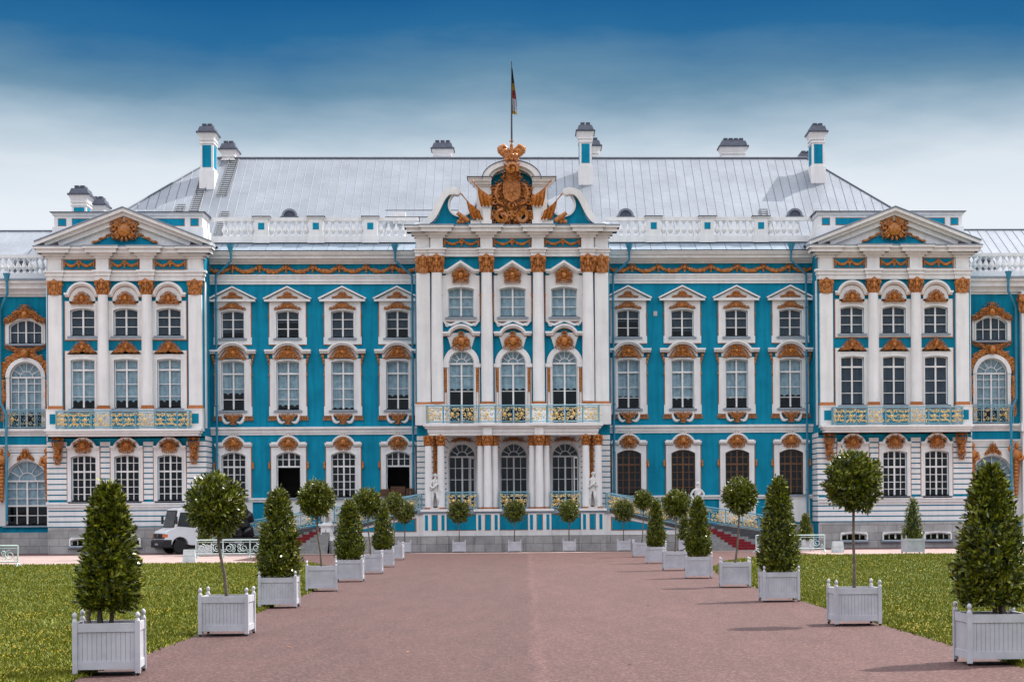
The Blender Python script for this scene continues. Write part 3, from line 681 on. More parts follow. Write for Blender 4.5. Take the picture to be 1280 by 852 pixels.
def chimney(x, yf, z0, z1, w_, d, tall=True):
    o = MB().box(-w_/2, w_/2, 0, d, z0, z1-.9).build('chimney', m_white, P); o.location = (x, yf, 0)
    b = MB(); 
    if tall: b.box(-w_/2-.07, w_/2+.07, -.07, d+.07, z0, z0+(z1-z0)*.42); b.build('shaft_base', m_white, o)
    c = MB(); c.box(-w_/2-.06, w_/2+.06, -.06, d+.06, z1-1.25, z1-1.15); c.add([(q[0],q[1],q[2]) for q in []], [])
    c.tbox(0, d/2, z1-.95, z1-.56, w_+.02, d+.02, w_+.36, d+.36); c.box(-w_/2-.08, w_/2+.08, -.08, d+.08, z1-1.02, z1-.95); c.build('head', m_white, o)
    t = MB(); t.box(-w_/2-.24, w_/2+.24, -.24, d+.24, z1-.56, z1-.45); t.tbox(0, d/2, z1-.45, z1-.10, w_+.3, d+.3, w_+.05, d)
    n = max(1, int(w_/.35))
    for q in range(n): xx = (q-(n-1)/2)*.36; t.box(xx-.14, xx+.14, d*.1, d*.9, z1-.12, z1+.10)
    t.build('cap', m_slate, o)
    p = MB(); ph0 = z0+(z1-z0)*.46 if tall else z1-2.1
    p.box(-w_/2+.14, w_/2-.14, -.015, .01, ph0, z1-1.35)
    for s in (1,-1): p.box(s*w_/2-.01, s*(w_/2+.015)+.0, .2, d-.2, ph0, z1-1.35)
    p.build('panel', m_blue, o); return o
chimney(-20.2, 8.2, 22.9, 28.1, .86, 1.6); chimney(-19.3, 11.6, 24.6, 27.6, .8, 1.6)
chimney(20.55, 8.9, 23.4, 28.3, .86, 1.6); chimney(20.2, 12.0, 25, 27.0, .9, 1.2)
chimney(4.88, 8.7, 23.4, 28.3, .82, 1.5); chimney(5.5, 12.5, 25, 28.0, .8, 1.5)
chimney(-4.86, 13.5, 24.8, 28.0, 1.15, 1.2, False); chimney(15.3, 13.2, 24.5, 28.1, 1.6, 1.2, False)
chimney(-28.1, 6.0, 18, 23.65, .95, 1.4); chimney(-28.2, 12.0, 18, 23.9, .85, 1.4)
def dormer(x, y, z, r=.45):
    n = 12; o = MB().ring([(r*1.15*math.cos(PI*i/n), r*1.15*math.sin(PI*i/n)) for i in range(n+1)], [(r*.85*math.cos(PI*i/n), r*.85*math.sin(PI*i/n)) for i in range(n+1)], -.1, 1.2, False).build('dormer', m_roof, P)
    o.location = (x, y, z); g = MB(); g.prism([(r*.86*math.cos(PI*i/n), r*.86*math.sin(PI*i/n)) for i in range(n+1)], 0, .05)
    g.build('louvre', m_slate, o); MB().box(-r*1.3, r*1.3, -.15, .4, -.06, 0).build('sill', m_seam, o)
for x in (-14.4, 7.35, 18.4): dormer(x, 5.0, zr(5.0))
def ladder(x0, y0, x1, y1, w_=.5):
    m = MB(); z0, z1 = zr(y0)+.1, zr(y1)+.1
    for s in (0,1): m.tube([(x0+s*w_,y0,z0),(x1+s*w_,y1,z1)], .03, 4)
    n = int(math.hypot(y1-y0,z1-z0)/.28)
    for i in range(n+1): t = i/n; x = x0+(x1-x0)*t; m.tube([(x-.04,y0+(y1-y0)*t,z0+(z1-z0)*t),(x+w_+.04,y0+(y1-y0)*t,z0+(z1-z0)*t)], .026, 4)
    m.build('roof_ladder', m_steel, P)
ladder(-19.4, 7.3, -19.2, 11.6, .6); ladder(-18.9, 2.9, -18.85, 5.4, .5); ladder(-20.9, 5.5, -20.8, 8.9, .55); ladder(-21.9, 4.0, -21.8, 6.2, .5); ladder(16.1, 3.0, 16.15, 5.6, .5)
hb_ = MB(); hb_.box(-7.7,-6.9,4.2,4.9,zr(4.2),zr(4.9)+.25); hb_.build('roof_hatch', m_white, P)
pp = MB(); pp.tube([(-8.2,4.0,21.35),(-3.5,4.0,21.35)], .04, 5); pp.tube([(-8.2,4.4,21.85),(-3.5,4.4,21.85)], .03, 5)
for x in (-8,-6,-4.5): pp.tube([(x,4.0,20.7),(x,4.0,21.4)], .03, 4)
pp.build('snow_rail', m_steel, P)

# ---- centre block
CY = -2.5; CW = [-3.15, 0, 3.15]
holes = []
for i, x in enumerate(CW):
    holes += [hole(x,1.60,14.27,16.10), hole(x,1.58,7.72,12.22)]
    o = window(P, x, CY, 1.60, 14.27, 16.10, .14, (.33,.27,.70), (0,), (14.88,15.49), (), curtain=('flat',14.3,m_curt) , seed=i)
    h = MB(); z = 17.02
    h.strip([(-1.18,z),(-.80,z),(0,z+.52),(.80,z),(1.18,z)], .14, -.36, .01); h.strip([(-1.10,z-.1),(-.78,z-.1),(0,z+.40),(.78,z-.1),(1.10,z-.1)], .10, -.24, .01)
    h.prism([(-.95,16.78),(.95,16.78),(.8,z+.05),(0,z+.5),(-.8,z+.05)][::-1], -.1, .01); h.build('hood', m_white, o)
    orn('ornament', O_lion, 20, 21, o, 0, -.14, 16.78, 1.0, .95, .2)
    ap = MB(); ap.strip([(-1.13,14.02),(-.95,13.8),(-.6,13.72),(0,13.98),(.6,13.72),(.95,13.8),(1.13,14.02)], .14, -.12, .01)
    for s in (1,-1): ap.scroll(s*.86, 13.80, .12, -.12, 0, 1.2, s, .035)
    ap.build('apron', m_white, o, True)
    b = MB()
    for s in (1,-1): b.box(s*1.14, s*1.20, -.1, .01, 14.3, 15.6); b.blob(s*1.17, -.1, 15.6, .07, .08, .12)
    b.build('bracket', m_gold, o)
    # french window with fanlight onto the balcony
    o = window(P, x, CY, 1.58, 7.74, 12.22, .79, (.0,.0,.0), (0,), (9.75,10.7), (), curtain=net(9.8), fan=True, ochre=False, name='french_window', seed=30+i)
    ar = MB(); n = 16
    ar.ring([(1.10*math.cos(PI*k/n), 11.43+1.10*math.sin(PI*k/n)) for k in range(n+1)], [(.78*math.cos(PI*k/n), 11.43+.78*math.sin(PI*k/n)) for k in range(n+1)], -.16, .01, False)
    for s in (1,-1):
        ar.box(s*.80, s*1.12, -.10, .01, 7.72, 11.2); ar.box(s*.76, s*1.18, -.2, .01, 11.2, 11.42)
    ar.prism([(-.62,12.35),(.62,12.35),(.78,12.9),(.95,13.3),(-.95,13.3),(-.78,12.9)][::-1], -.11, .01)
    ar.build('archivolt', m_white, o, True)
    pl = MB()
    for s in (1,-1):
        for q in range(9): pl.blob(s*.96, -.13, 11.05-.16*q, .10-.005*q, .07, .10, 0, 6, 4)
        pl.box(s*.86, s*.90, -.13, -.09, 8.5, 11.2); pl.box(s*1.03, s*1.07, -.13, -.09, 8.5, 11.2)
    pl.build('pilaster_drop', m_gold, o, True)
    h = MB(); pth = hood_path(2.34, .72, 13.24, .46); h.strip(pth, .12, -.42, .01); h.strip([(a*.97,b-.12) for a,b in pth], .12, -.28, .01); hood_line(o, pth, .16, .95); h.build('hood', m_white, o)
    orn('ornament', O_pear, 26, 23, o, 0, -.14, 12.80, .98, .92, .2)
# curved ochre lines are real painted fillets on the wall
wall('wall', P, -5.9, 5.9, 7.0, 18.6, CY, holes, m_blue)
sw = MB()
for s in (1,-1): sw.add([(s*5.9,CY,0),(s*5.9,CY,19),(s*5.9,.5,19),(s*5.9,.5,0)], [(0,1,2,3)])
sw.build('side_wall', m_blue, P)
for s in (1,-1):
    pilaster(P, s*5.02, s*5.85, CY, 8.92, 9.08, 16.93, 17.95, .3)
    column(P, s*4.60, CY-.38, 8.92, 9.08, 16.93, 17.95, .36)
    column(P, s*1.57, CY-.38, 8.92, 9.08, 16.93, 17.95, .36)
    q = MB(); q.box(s*4.12, s*5.95, CY-.72, CY+.2, 7.66, 8.86); q.box(s*4.08, s*6.0, CY-.76, CY+.2, 8.86, 8.92); q.box(s*1.15, s*1.99, CY-.80, CY+.2, 7.66, 8.86); q.box(s*1.11, s*2.03, CY-.84, CY+.2, 8.86, 8.92)
    po = q.build('pedestal', m_white, P)
    # blue strips beside the outer pilaster
    MB().box(s*5.87, s*5.93, CY-.05, CY+.1, 9.0, 17.9).build('corner_strip', m_bluel, P)
def entab(x0, x1, y, zs, ress, name='cornice'):
    """entablature with frieze panels; ress = x-ranges that break forward"""
    za, zf, zc, zt = zs; c = MB(); h = zt-zc
    def run(a, b, yy, e):
        cornice(c, a, b, yy, [(za,za+(zf-za)*.45,.06),(za+(zf-za)*.45,za+(zf-za)*.8,.12),(za+(zf-za)*.8,zf,.2)], e)
        cornice(c, a, b, yy, [(zc,zc+h*.2,.12),(zc+h*.2,zc+h*.45,.28),(zc+h*.45,zc+h*.8,.55),(zc+h*.8,zt,.68)], e)
        c.box(a, b, yy-.03, yy+.3, zf, zc)
    run(x0, x1, y, (1,1))
    o = c.build(name, m_white, P)
    c = MB()
    for a, b, d in ress: run(a, b, y-d, (1,1))
    # short returns
    c.build('cornice_break', m_white, o)
    lid = MB(); lid.box(x0-.72, x1+.72, y-.72, y+.25, zt+.003, zt+.05)
    for a, b, d in ress: lid.box(a-.72, b+.72, y-d-.72, y-.73, zt+.006, zt+.053)
    lid.build('flashing', m_apron, o)
    return o
e = entab(-5.85, 5.85, CY-.15, (17.95,18.43,19.07,19.75), [(-4.97,-4.22,.32),(-5.85+.0,-5.05,.12),(-1.93,-1.21,.32),(1.21,1.93,.32),(4.22,4.97,.32),(5.05,5.85,.12)])
def frieze_panel(x0, x1, y, z0, z1, parent, n=2):
    f = MB().box(x0, x1, y-.045, y+.0, z0, z1).build('frieze_panel', m_blue, parent)
    q = MB()
    t = .03
    q.box(x0-t, x1+t, y-.06, y-.0, z0-t, z0); q.box(x0-t, x1+t, y-.06, y, z1, z1+t); q.box(x0-t, x0, y-.06, y, z0, z1); q.box(x1, x1+t, y-.06, y, z0, z1); q.build('painted_line', m_ochre, f)
    g = MB(); hh = z1-z0; w2 = (x1-x0)/n
    for k in range(n):
        for i in range(9):
            u = (i+.5)/9; r = .05+.045*math.sin(PI*u); g.blob(x0+w2*(k+u), y-.1, z1-.12*hh-.52*hh*math.sin(PI*u), r*1.25, r, r*1.1, random.uniform(-1,1), 6, 4)
    for k in range(1,n):
        for i in range(6): a = 2*PI*i/6; g.blob(x0+w2*k+.09*math.cos(a), y-.12, z1-.32*hh+.09*math.sin(a), .08, .08, .08)
        g.blob(x0+w2*k, y-.13, z1-.65*hh, .07, .07, .14)
    for xx in (x0+.06, x1-.06): g.blob(xx, y-.1, z0+.5*hh, .06, .07, .2)
    g.build('garland', m_gold, f, True)
for a, b in ((-4.16,-2.0),(-1.12,1.12),(2.0,4.16)): frieze_panel(a, b, CY-.185, 18.50, 19.02, e)

# attic with scrolls
AY = CY-.25
at = MB()
at.box(-2.15, -1.25, AY-.25, AY+.9, 19.81, 22.15); at.box(1.25, 2.15, AY-.25, AY+.9, 19.81, 22.15)
at.box(-1.25, 1.25, AY+.25, AY+.9, 19.81, 22.9)
for s in (1,-1):
    for z0, z1, p in ((22.15,22.28,.08),(22.28,22.45,.25),(22.45,22.58,.42),(22.58,22.66,.50)): at.box(s*(1.25), s*(2.15+p), AY-.25-p, AY+.9, z0, z1)
n = 18
def ell(a, b, z, k0=0, k1=1): return [(-a*math.cos(PI*(k0+(k1-k0)*i/n)), z+b*math.sin(PI*(k0+(k1-k0)*i/n))) for i in range(n+1)]
at.ring(ell(1.78,1.12,22.55)[::-1], ell(1.42,.84,22.55)[::-1], AY-.72, AY+.9, False)
at.ring(ell(1.42,.84,22.55)[::-1], ell(1.22,.66,22.55)[::-1], AY-.5, AY+.9, False)
attic = at.build('attic', m_white, P, True, 35)
bn = MB(); bn.prism([(-1.25,19.81),(1.25,19.81),(1.25,22.5)]+[(1.22*math.cos(PI*i/n),22.5+.66*math.sin(PI*i/n)) for i in range(1,n)]+[(-1.25,22.5)], AY+.14, AY+.25); bn.build('niche', m_blue, attic)
fl = MB(); fl.ring(ell(1.82,1.17,22.55)[::-1], ell(1.78,1.12,22.55)[::-1], AY-.76, AY+.9, False)
for s in (1,-1): fl.box(s*1.2, s*2.72, AY-.82, AY+.9, 22.663, 22.70)
fl.build('flashing', m_slate, attic, True, 35)
# scroll wings
def bez(p, n=14):
    r = []
    for i in range(n+1):
        t = i/n; u = 1-t; r.append((u**3*p[0][0]+3*u*u*t*p[1][0]+3*u*t*t*p[2][0]+t**3*p[3][0], u**3*p[0][1]+3*u*u*t*p[1][1]+3*u*t*t*p[2][1]+t**3*p[3][1]))
    return r
outer_c = bez([(-5.75,19.85),(-4.6,20.1),(-4.7,21.9),(-3.75,22.05)])+[(-3.45,22.08),(-3.2,21.98),(-3.1,21.8)]
inner_c = bez([(-5.2,19.82),(-4.35,20.0),(-4.25,21.55),(-3.7,21.66)])+[(-3.5,21.66),(-3.32,21.62),(-3.2,21.72)]
sc_ = MB(); sc_.ring(outer_c, inner_c, AY-.5, AY+.35, False)
hollow = bez([(-3.45,21.75),(-4.15,21.1),(-3.7,20.25),(-2.9,20.45)])+[(-2.5,20.7),(-2.15,21.4)]
body = [(-5.1,19.81)]+[(a,b-.02) for a,b in bez([(-4.95,19.9),(-4.3,20.2),(-4.25,21.5),(-3.7,21.62)])]+hollow+[(-2.15,19.81)]
bl_ = MB(); bl_.prism(body[::-1], AY-.05, AY+.3)
edge = MB(); edge.strip(hollow[::-1], .10, AY-.22, AY+.33)
edge.prism([(-3.32+.21*math.cos(2*PI*i/14), 21.84+.21*math.sin(2*PI*i/14)) for i in range(14)], AY-.54, AY+.36)
for s in (1,-1):
    for src, nm, m in ((sc_,'scroll',m_white),(bl_,'scroll_infill',m_blue),(edge,'scroll_edge',m_white)):
        q = MB(); q.v = [(-s*p[0],p[1],p[2]) for p in src.v]; q.f = [f if s < 0 else f[::-1] for f in src.f]; q.build(nm, m, attic, True, 35)
    q = MB(); q.box(s*1.22, s*1.86, AY-.95, AY-.4, 19.81, 20.05); q.box(s*1.3, s*1.78, AY-.9, AY-.45, 20.05, 20.85); q.box(s*1.9, s*2.5, AY-.9, AY-.3, 19.81, 20.02); q.build('pedestal', m_white, attic)
    fo = MB(); fo.box(s*5.95, s*5.1, AY-.1, AY+.5, 19.81, 20.0); fo.build('scroll_foot', m_white, attic)
# coat of arms, crown, trophies
arms = relief([(0,19.85),(1.15,19.85),(1.34,20.3),(1.12,20.9),(1.30,21.5),(1.20,22.1),(.72,22.6),(.50,23.1),(.42,23.6),(.26,23.9),(0,24.0)], 70, 77, .34, .21, AY-.05, False)
arms.mapped(lambda a,b,c: (a, b-.75*max(0,min(1,(c-22.2)/1.0)), c)); ao = arms.build('coat_of_arms', m_gold, P, True, 60)
sh = MB(); n = 10
shp = [(-.46,22.3),(-.36,22.42),(0,22.36),(.36,22.42),(.46,22.3),(.48,21.7),(.38,21.4),(0,21.2),(-.38,21.4),(-.48,21.7)]
sh.prism(shp, AY-.62, AY-.3); sh.strip(shp+[shp[0]], .05, AY-.68, AY-.5); shield = sh.build('shield', m_gold, ao)
ea = MB()   # two-headed eagle in relief on the shield
ea.blob(0, AY-.66, 21.82, .10, .05, .2); 
for s in (1,-1):
    ea.tube([(s*.03,AY-.66,21.95),(s*.07,AY-.67,22.06),(s*.15,AY-.67,22.10)], [.04,.035,.015], 5)
    for q in range(4): a = .9-.45*q; ea.blob(s*(.14+.09*math.cos(a)), AY-.65, 21.88+.14*math.sin(a), .12, .03, .035, a if s > 0 else PI-a)
    ea.tube([(s*.04,AY-.65,21.68),(s*.12,AY-.65,21.55)], [.03,.02], 4)
ea.blob(0, AY-.65, 21.6, .05, .03, .1); ea.build('eagle', m_gold, shield, True, 60)
big = MB()
for s in (1,-1):
    big.scroll(s*.56, 20.30, .46, AY-.40, PI*.5, 1.15, -s, .13)
    big.tube([(s*.55,AY-.4,22.4),(s*.85,AY-.45,22.2),(s*1.0,AY-.45,21.7),(s*.85,AY-.45,21.2),(s*.5,AY-.5,21.0)], [.05,.09,.11,.10,.05], 6)
    for q in range(6): a = -.9+.36*q; big.blob(s*(.72+.22*math.cos(a)), AY-.42, 21.75+.42*math.sin(a), .24, .09, .06, a if s > 0 else PI-a)
big.scroll(0, 20.95, .26, AY-.5, 0, 1.2, 1, .08); big.scroll(0, 23.1, .38, AY-1.15, -.5, 1.25, 1, .12); big.build('scrollwork', m_gold, ao, True, 60)
cw = MB(); cw.lathe([(.42,0),(.46,.1),(.40,.16),(.38,.28)], 0, 0, 14)
for s in (1,-1):
    cw.tube([(s*.18,0,.25),(s*.50,0,.55),(s*.62,0,.85),(s*.42,0,.98),(s*.22,0,.80)], [.14,.2,.2,.15,.06], 8)
    cw.tube([(s*.10,.1,.25),(s*.28,.12,.6),(s*.2,.1,.85)], [.14,.20,.08], 6); cw.blob(s*.40, .02, .66, .24, .2, .22, 0, 9, 7)
    for q in range(7): a = -.6+.42*q; cw.blob(s*(.50+.27*math.cos(a)), -.02, .72+.30*math.sin(a), .055, .06, .055, 0, 5, 4)
cw.tube([(0,0,.2),(0,0,.95)], [.16,.10], 8); cw.blob(0, 0, 1.03, .1, .1, .1); cw.box(-.03, .03, -.03, .03, 1.1, 1.38); cw.box(-.12, .12, -.03, .03, 1.22, 1.29)
cw.mapped(lambda a,b,c: (a*1.08, b+AY-.45, c+23.62)); cw.build('crown', m_gold, ao, True, 60)
for s in (1,-1):
    for (pa, pb, ta, tb_, ba, bb_) in (((1.1,20.95),(2.3,22.3),(2.08,22.02),(1.22,21.4),(1.88,20.86),(1.16,20.86)),((1.75,20.1),(2.98,21.5),(2.75,21.2),(1.92,20.55),(2.42,20.06),(1.75,20.06))):
        f_ = MB(); YB = AY-1.0; f_.tube([(s*pa[0],YB,pa[1]),(s*pb[0],YB,pb[1])], .035, 5); f_.blob(s*(pb[0]+.04), YB, pb[1]+.06, .13, .03, .05, math.atan2(pb[1]-pa[1], s*(pb[0]-pa[0])))
        nn = 14; top = []; bot = []
        for i in range(nn+1):
            u = i/nn; w9 = .07*math.sin(u*22)
            top.append((s*(ta[0]+(tb_[0]-ta[0])*u), YB-.02, ta[1]+(tb_[1]-ta[1])*u)); bot.append((s*(ba[0]+(bb_[0]-ba[0])*u), YB-.06+w9, ba[1]+(bb_[1]-ba[1])*u-.05*math.sin(u*22)))
        mid = [((a[0]+b[0])/2+s*.04, (a[1]+b[1])/2+.05*math.sin(k*22/nn)-.05, (a[2]+b[2])/2) for k, (a, b) in enumerate(zip(top, bot))]
        rws = top+mid+bot; m3 = 3*(nn+1)
        f_.add(rws+[(p[0],p[1]+.08,p[2]) for p in rws], [(j_*(nn+1)+i,j_*(nn+1)+i+1,(j_+1)*(nn+1)+i+1,(j_+1)*(nn+1)+i) for j_ in (0,1) for i in range(nn)]+[(m3+j_*(nn+1)+i,m3+(j_+1)*(nn+1)+i,m3+(j_+1)*(nn+1)+i+1,m3+j_*(nn+1)+i+1) for j_ in (0,1) for i in range(nn)])
        f_.build('banner', m_gold, ao, True, 60)
    f_ = MB(); f_.tube([(s*2.6,AY-.75,19.98),(s*3.3,AY-.65,20.5)], [.15,.12], 10); 
    for q in ((2.95,19.98),(3.22,19.96),(3.08,20.18)): f_.blob(s*q[0], AY-.6, q[1], .14, .14, .14, 0, 9, 7)
    f_.build('cannon', m_gold, ao, True)

# flagpole
fp = MB(); fp.tube([(-.03,5,20),(-.03,5,27),(0,5,31.6)], [.07,.06,.03], 8)
fpo = fp.build('flagpole', m_steel, None, True); tag(fpo, 'tall thin flagpole with a drooping flag rising above the gilded crown', 'flagpole')
def flagpart(nm, m, z0, z1, k):
    q = MB(); n = 10; rows = []
    for j in range(5):
        z = z0+(z1-z0)*j/4; wd = .04+.26*min(1,(31.2-z)/2.2)
        rows.append([(.02+wd*i/n, 5-.06*math.sin(i*1.3+z*1.5), z-.10*(i/n)**1.5) for i in range(n+1)])
    for j in range(4):
        q.add(rows[j]+rows[j+1]+[(a,b+.02,c) for a,b,c in rows[j]+rows[j+1]], [(i,i+1,n+2+i,n+1+i) for i in range(n)]+[(2*n+2+i,3*n+3+i,3*n+4+i,2*n+3+i) for i in range(n)])
    return q.build(nm, m, k, True)
fl1 = flagpart('flag', m_fbk, 30.2, 31.2, fpo); flagpart('flag_stripe', m_yel, 29.75, 30.2, fl1); flagpart('flag_stripe', m_fred, 29.2, 29.75, fl1); flagpart('flag_stripe', m_fwh, 28.4, 29.2, fl1); flagpart('flag_stripe', m_yel, 28.2, 28.4, fl1)

# railing of wrought scrollwork between two posts: p0, p1 on the floor, height h
def railing(parent, p0, p1, h, seed, name='railing', gilt=1.0, panel=1.1, post_every=True):
    p0, p1 = Vector(p0), Vector(p1); L_ = (p1-p0).length; d = p1-p0; rnd = random.Random(seed)
    hd = Vector((d.x,d.y,0)).normalized(); nrm = Vector((hd.y,-hd.x,0))
    def at_(u, z, o=0): q = p0+d*(u/L_); return (q.x+nrm.x*o, q.y+nrm.y*o, q.z+z)
    b = MB(); b.tube([at_(0,h),at_(L_,h)], .045, 5); b.tube([at_(0,h-.12),at_(L_,h-.12)], .022, 4); b.tube([at_(0,.08),at_(L_,.08)], .035, 4)
    n = max(1, round(L_/panel)); w_ = L_/n
    for i in range(n+1): b.tube([at_(i*w_,0),at_(i*w_,h)], .032, 4)
    def sc1(mbx, u, z, r, a0, t, dd, th, o=0):
        m_ = int(8*t)+3; mbx.tube([at_(u+r*(1-.75*q/(m_-1))*math.cos(a0+dd*2*PI*t*q/(m_-1)), z+r*(1-.75*q/(m_-1))*math.sin(a0+dd*2*PI*t*q/(m_-1)), o) for q in range(m_)], th, 4)
    g = MB()
    for i in range(n):
        c = (i+.5)*w_; hw = w_*.5-.06; zm = (h-.02)/2
        for s in (1,-1):
            for (fx, fz, rr) in ((.30,.26,.17),(.30,-.22,.15),(.68,.0,.20),(.80,.30,.10),(.80,-.26,.10)):
                rr2 = min(rr*h/1.0, hw*.33); sc1(b, c+s*fx*hw, zm+fz*h, rr2, PI*.5*rnd.choice((0,1,2,3)), 1.1, rnd.choice((-1,1)), .016)
                if rnd.random() < .85*gilt: sc1(g, c+s*fx*hw, zm+fz*h, rr2*.75, PI*rnd.random(), .9, -1, .026, .03)
                for _ in range(2):
                    if rnd.random() < gilt: q = at_(c+s*(fx*hw+rnd.uniform(-.1,.1)), zm+fz*h+rnd.uniform(-.09,.09), .035); g.blob(q[0], q[1], q[2], .055, .03, .03, rnd.uniform(0,3), 5, 4)
        if rnd.random() < gilt:
            q = at_(c, zm+.02, .04)
            for k in range(7): a = 2*PI*k/7; qq = at_(c+.10*math.cos(a), zm+.11*math.sin(a), .04); g.blob(qq[0], qq[1], qq[2], .07, .03, .03, a, 5, 4)
            g.blob(q[0], q[1], q[2], .07, .06, .08)
    o = b.build(name, m_rail, parent); 
    if gilt > 0: g.build('gilt_scrolls', m_gilt, o, True, 60)
    return o

# balcony over the portico
bal = MB(); BY = -5.75
bal.box(-5.35, 5.35, BY, CY-.005, 7.48, 7.66); bal.box(-5.25, 5.25, BY+.12, CY-.005, 7.36, 7.48); bal.box(-5.1, 5.1, BY+.24, CY-.005, 7.12, 7.36); bal.box(-5.05, 5.05, BY+.30, CY-.005, 6.94, 7.12)
for x in (-1.54, 1.54): bal.box(x-.26, x+.26, BY+.10, BY+.28, 6.94, 7.36); bal.box(x-.5, x+.5, BY-.08, BY, 7.5, 7.64)
bo = bal.build('balcony', m_white, P)
xs_ = [-5.15,-4.15,-2.05,-1.05,1.05,2.05,4.15,5.15]
for i in range(7): railing(bo, (xs_[i]+(.02 if i else 0), BY+.12, 7.67), (xs_[i+1]-.02, BY+.12, 7.67), 1.03, 50+i, panel=1.0)
for s in (1,-1): railing(bo, (s*5.15, BY+.14, 7.67), (s*5.15, CY-.8, 7.67), 1.03, 60+s)
# portico ground storey
T0 = 2.52
dh = [hole(x,1.66,T0,6.57) for x in CW]
wall('portico_wall', P, -5.9, 5.9, 0, 7.0, CY, dh, m_blue)
ru = MB(); z = T0+.02; row = 0
while z < 7.0:
    z1 = min(z+.26, 7.04)
    for a, b in ((-5.9,-4.32),(-1.98,-1.17),(1.17,1.98),(4.32,5.9)):
        rr = 1.12
        ru.box(a, b, CY-.07, CY, z, z1)
    z += .325
ru.build('rustication', m_white, P)
rad = MB()
for x in CW:
    for k in range(11):
        a0 = PI*(k+.06)/11; a1 = PI*(k+.94)/11; r0 = .95
        def pt(a, r): return (x+r*math.cos(a), 5.74+r*math.sin(a))
        def rl(a): c_, s_2 = abs(math.cos(a)), math.sin(a); return min(1.16/max(c_,1e-3), 1.28/max(s_2,1e-3))
        rad.prism([pt(a0,r0),pt(a0,rl(a0)),pt(a1,rl(a1)),pt(a1,r0)], CY-.07, CY)
    for s in (1,-1):
        z = T0
        while z < 5.6: rad.box(x+s*.95, x+s*1.16, CY-.07, CY, z, z+.26); z += .325
rad.build('voussoirs', m_white, P)
for i, x in enumerate(CW):
    o = window(P, x, CY, 1.66, T0+.02, 6.57, .83, (.0,.0,.0), (-.25,0,.25), (3.6,4.35,5.05), (), frame=m_trim, fan=True, ochre=False, name='portico_door')
    fr_ = MB(); n = 14; fr_.ring([(.95*math.cos(PI*k/n), 5.74+.95*math.sin(PI*k/n)) for k in range(n+1)], [(.82*math.cos(PI*k/n), 5.74+.82*math.sin(PI*k/n)) for k in range(n+1)], -.1, .01, False)
    for s in (1,-1): fr_.box(s*.82, s*.95, -.1, .01, T0, 5.74)
    fr_.build('archivolt', m_white, o, True)
    orn('ornament', O_spread, 10, 31, o, 0, -.12, 6.83, .8, .7)
    if i != 1:
        q = MB(); q.ring([(0,T0+.05),(0,5.7),(.75,5.7),(.75,T0+.05)], [(.08,T0+.15),(.08,5.6),(.67,5.6),(.67,T0+.15)], 0, .05)
        for zz in (3.6,4.35,5.05): q.box(.08,.67,0,.04,zz-.02,zz+.02)
        q.mapped(lambda a,b,c: (.80-a*.35-b, -.02-a*.90-b*.3, c)); q.build('open_leaf', m_trim, o)
# portico columns
PYc = -5.22
for s in (1,-1):
    for x, yy, r in ((5.07,PYc,.225),(4.33,PYc,.225),(1.54,PYc-.08,.25),(1.96,PYc+.28,.22),(1.13,PYc+.28,.22)):
        column(P, s*x, yy, T0, 2.65, 6.32, 6.94, r)
    hb2 = MB()
    for q in range(10): hb2.blob(s*4.70, -4.6, 6.6-.24*q, .17-.008*q, .12, .17, 0, 7, 5); hb2.scroll(s*4.70, 6.6-.24*q, .12, -4.72, q, .9, 1 if q % 2 else -1, .03)
    hb2.box(s*4.58, s*4.82, -4.6, -4.4, T0, 6.94); hb2.build('gilt_pier', m_gold, P, True, 60)
# terrace
tr = MB(); TY = -5.6
tr.box(-5.6, 5.6, TY, CY-.02, .95, 2.28); tr.build('terrace', m_white, P)
MB().box(-5.72, 5.72, TY-.12, CY, 2.285, T0).build('terrace_slab', m_apron, P)
tb = MB(); tbs = MB()
def tpanel(x0, x1): tb.box(x0, x1, TY-.012, TY+.01, 1.30, 2.20); tbs.box(x0-.035, x1+.035, TY-.006, TY+.01, 1.265, 2.235)
for x0, x1 in ((-4.0,-2.25),(-.82,.82),(2.25,4.0)): tpanel(x0, x1)
pr = MB()
for s in (1,-1):
    for c_, w3 in ((4.70,.95),(1.54,.95)):
        pr.box(s*c_-w3/2-.22, s*c_+w3/2+.22, TY-.09, TY-.013, .95, 2.285)
        tb.box(s*c_-.16, s*c_+.16, TY-.11, TY-.085, 1.30, 2.20); tb.box(s*c_-.58, s*c_-.40, TY-.11, TY-.085, 1.30, 2.20); tb.box(s*c_+.40, s*c_+.58, TY-.11, TY-.085, 1.30, 2.20)
        tbs.box(s*c_-.19, s*c_+.19, TY-.10, TY-.085, 1.27, 2.23); pr.box(s*c_-.85, s*c_+.85, TY-.2, TY-.14, 2.40, 2.55)
pr.build('terrace_pier', m_white, P); tb.build('panel', m_blue, P); tbs.build('painted_line', m_ochre, P)
st = MB(); st.box(-5.7, 5.7, TY-.06, CY, -.3, .945)
for s in (1,-1):
    for c_ in (4.70,1.54): st.box(s*c_-.80, s*c_+.80, TY-.22, TY-.065, -.3, .94)
st.build('terrace_plinth', m_stone, P)
for a, b in ((-4.05,-2.2),(-.86,.86),(2.2,4.05)): railing(P, (a, PYc, T0), (b, PYc, T0), 1.02, int(a*10)+99, panel=.9)

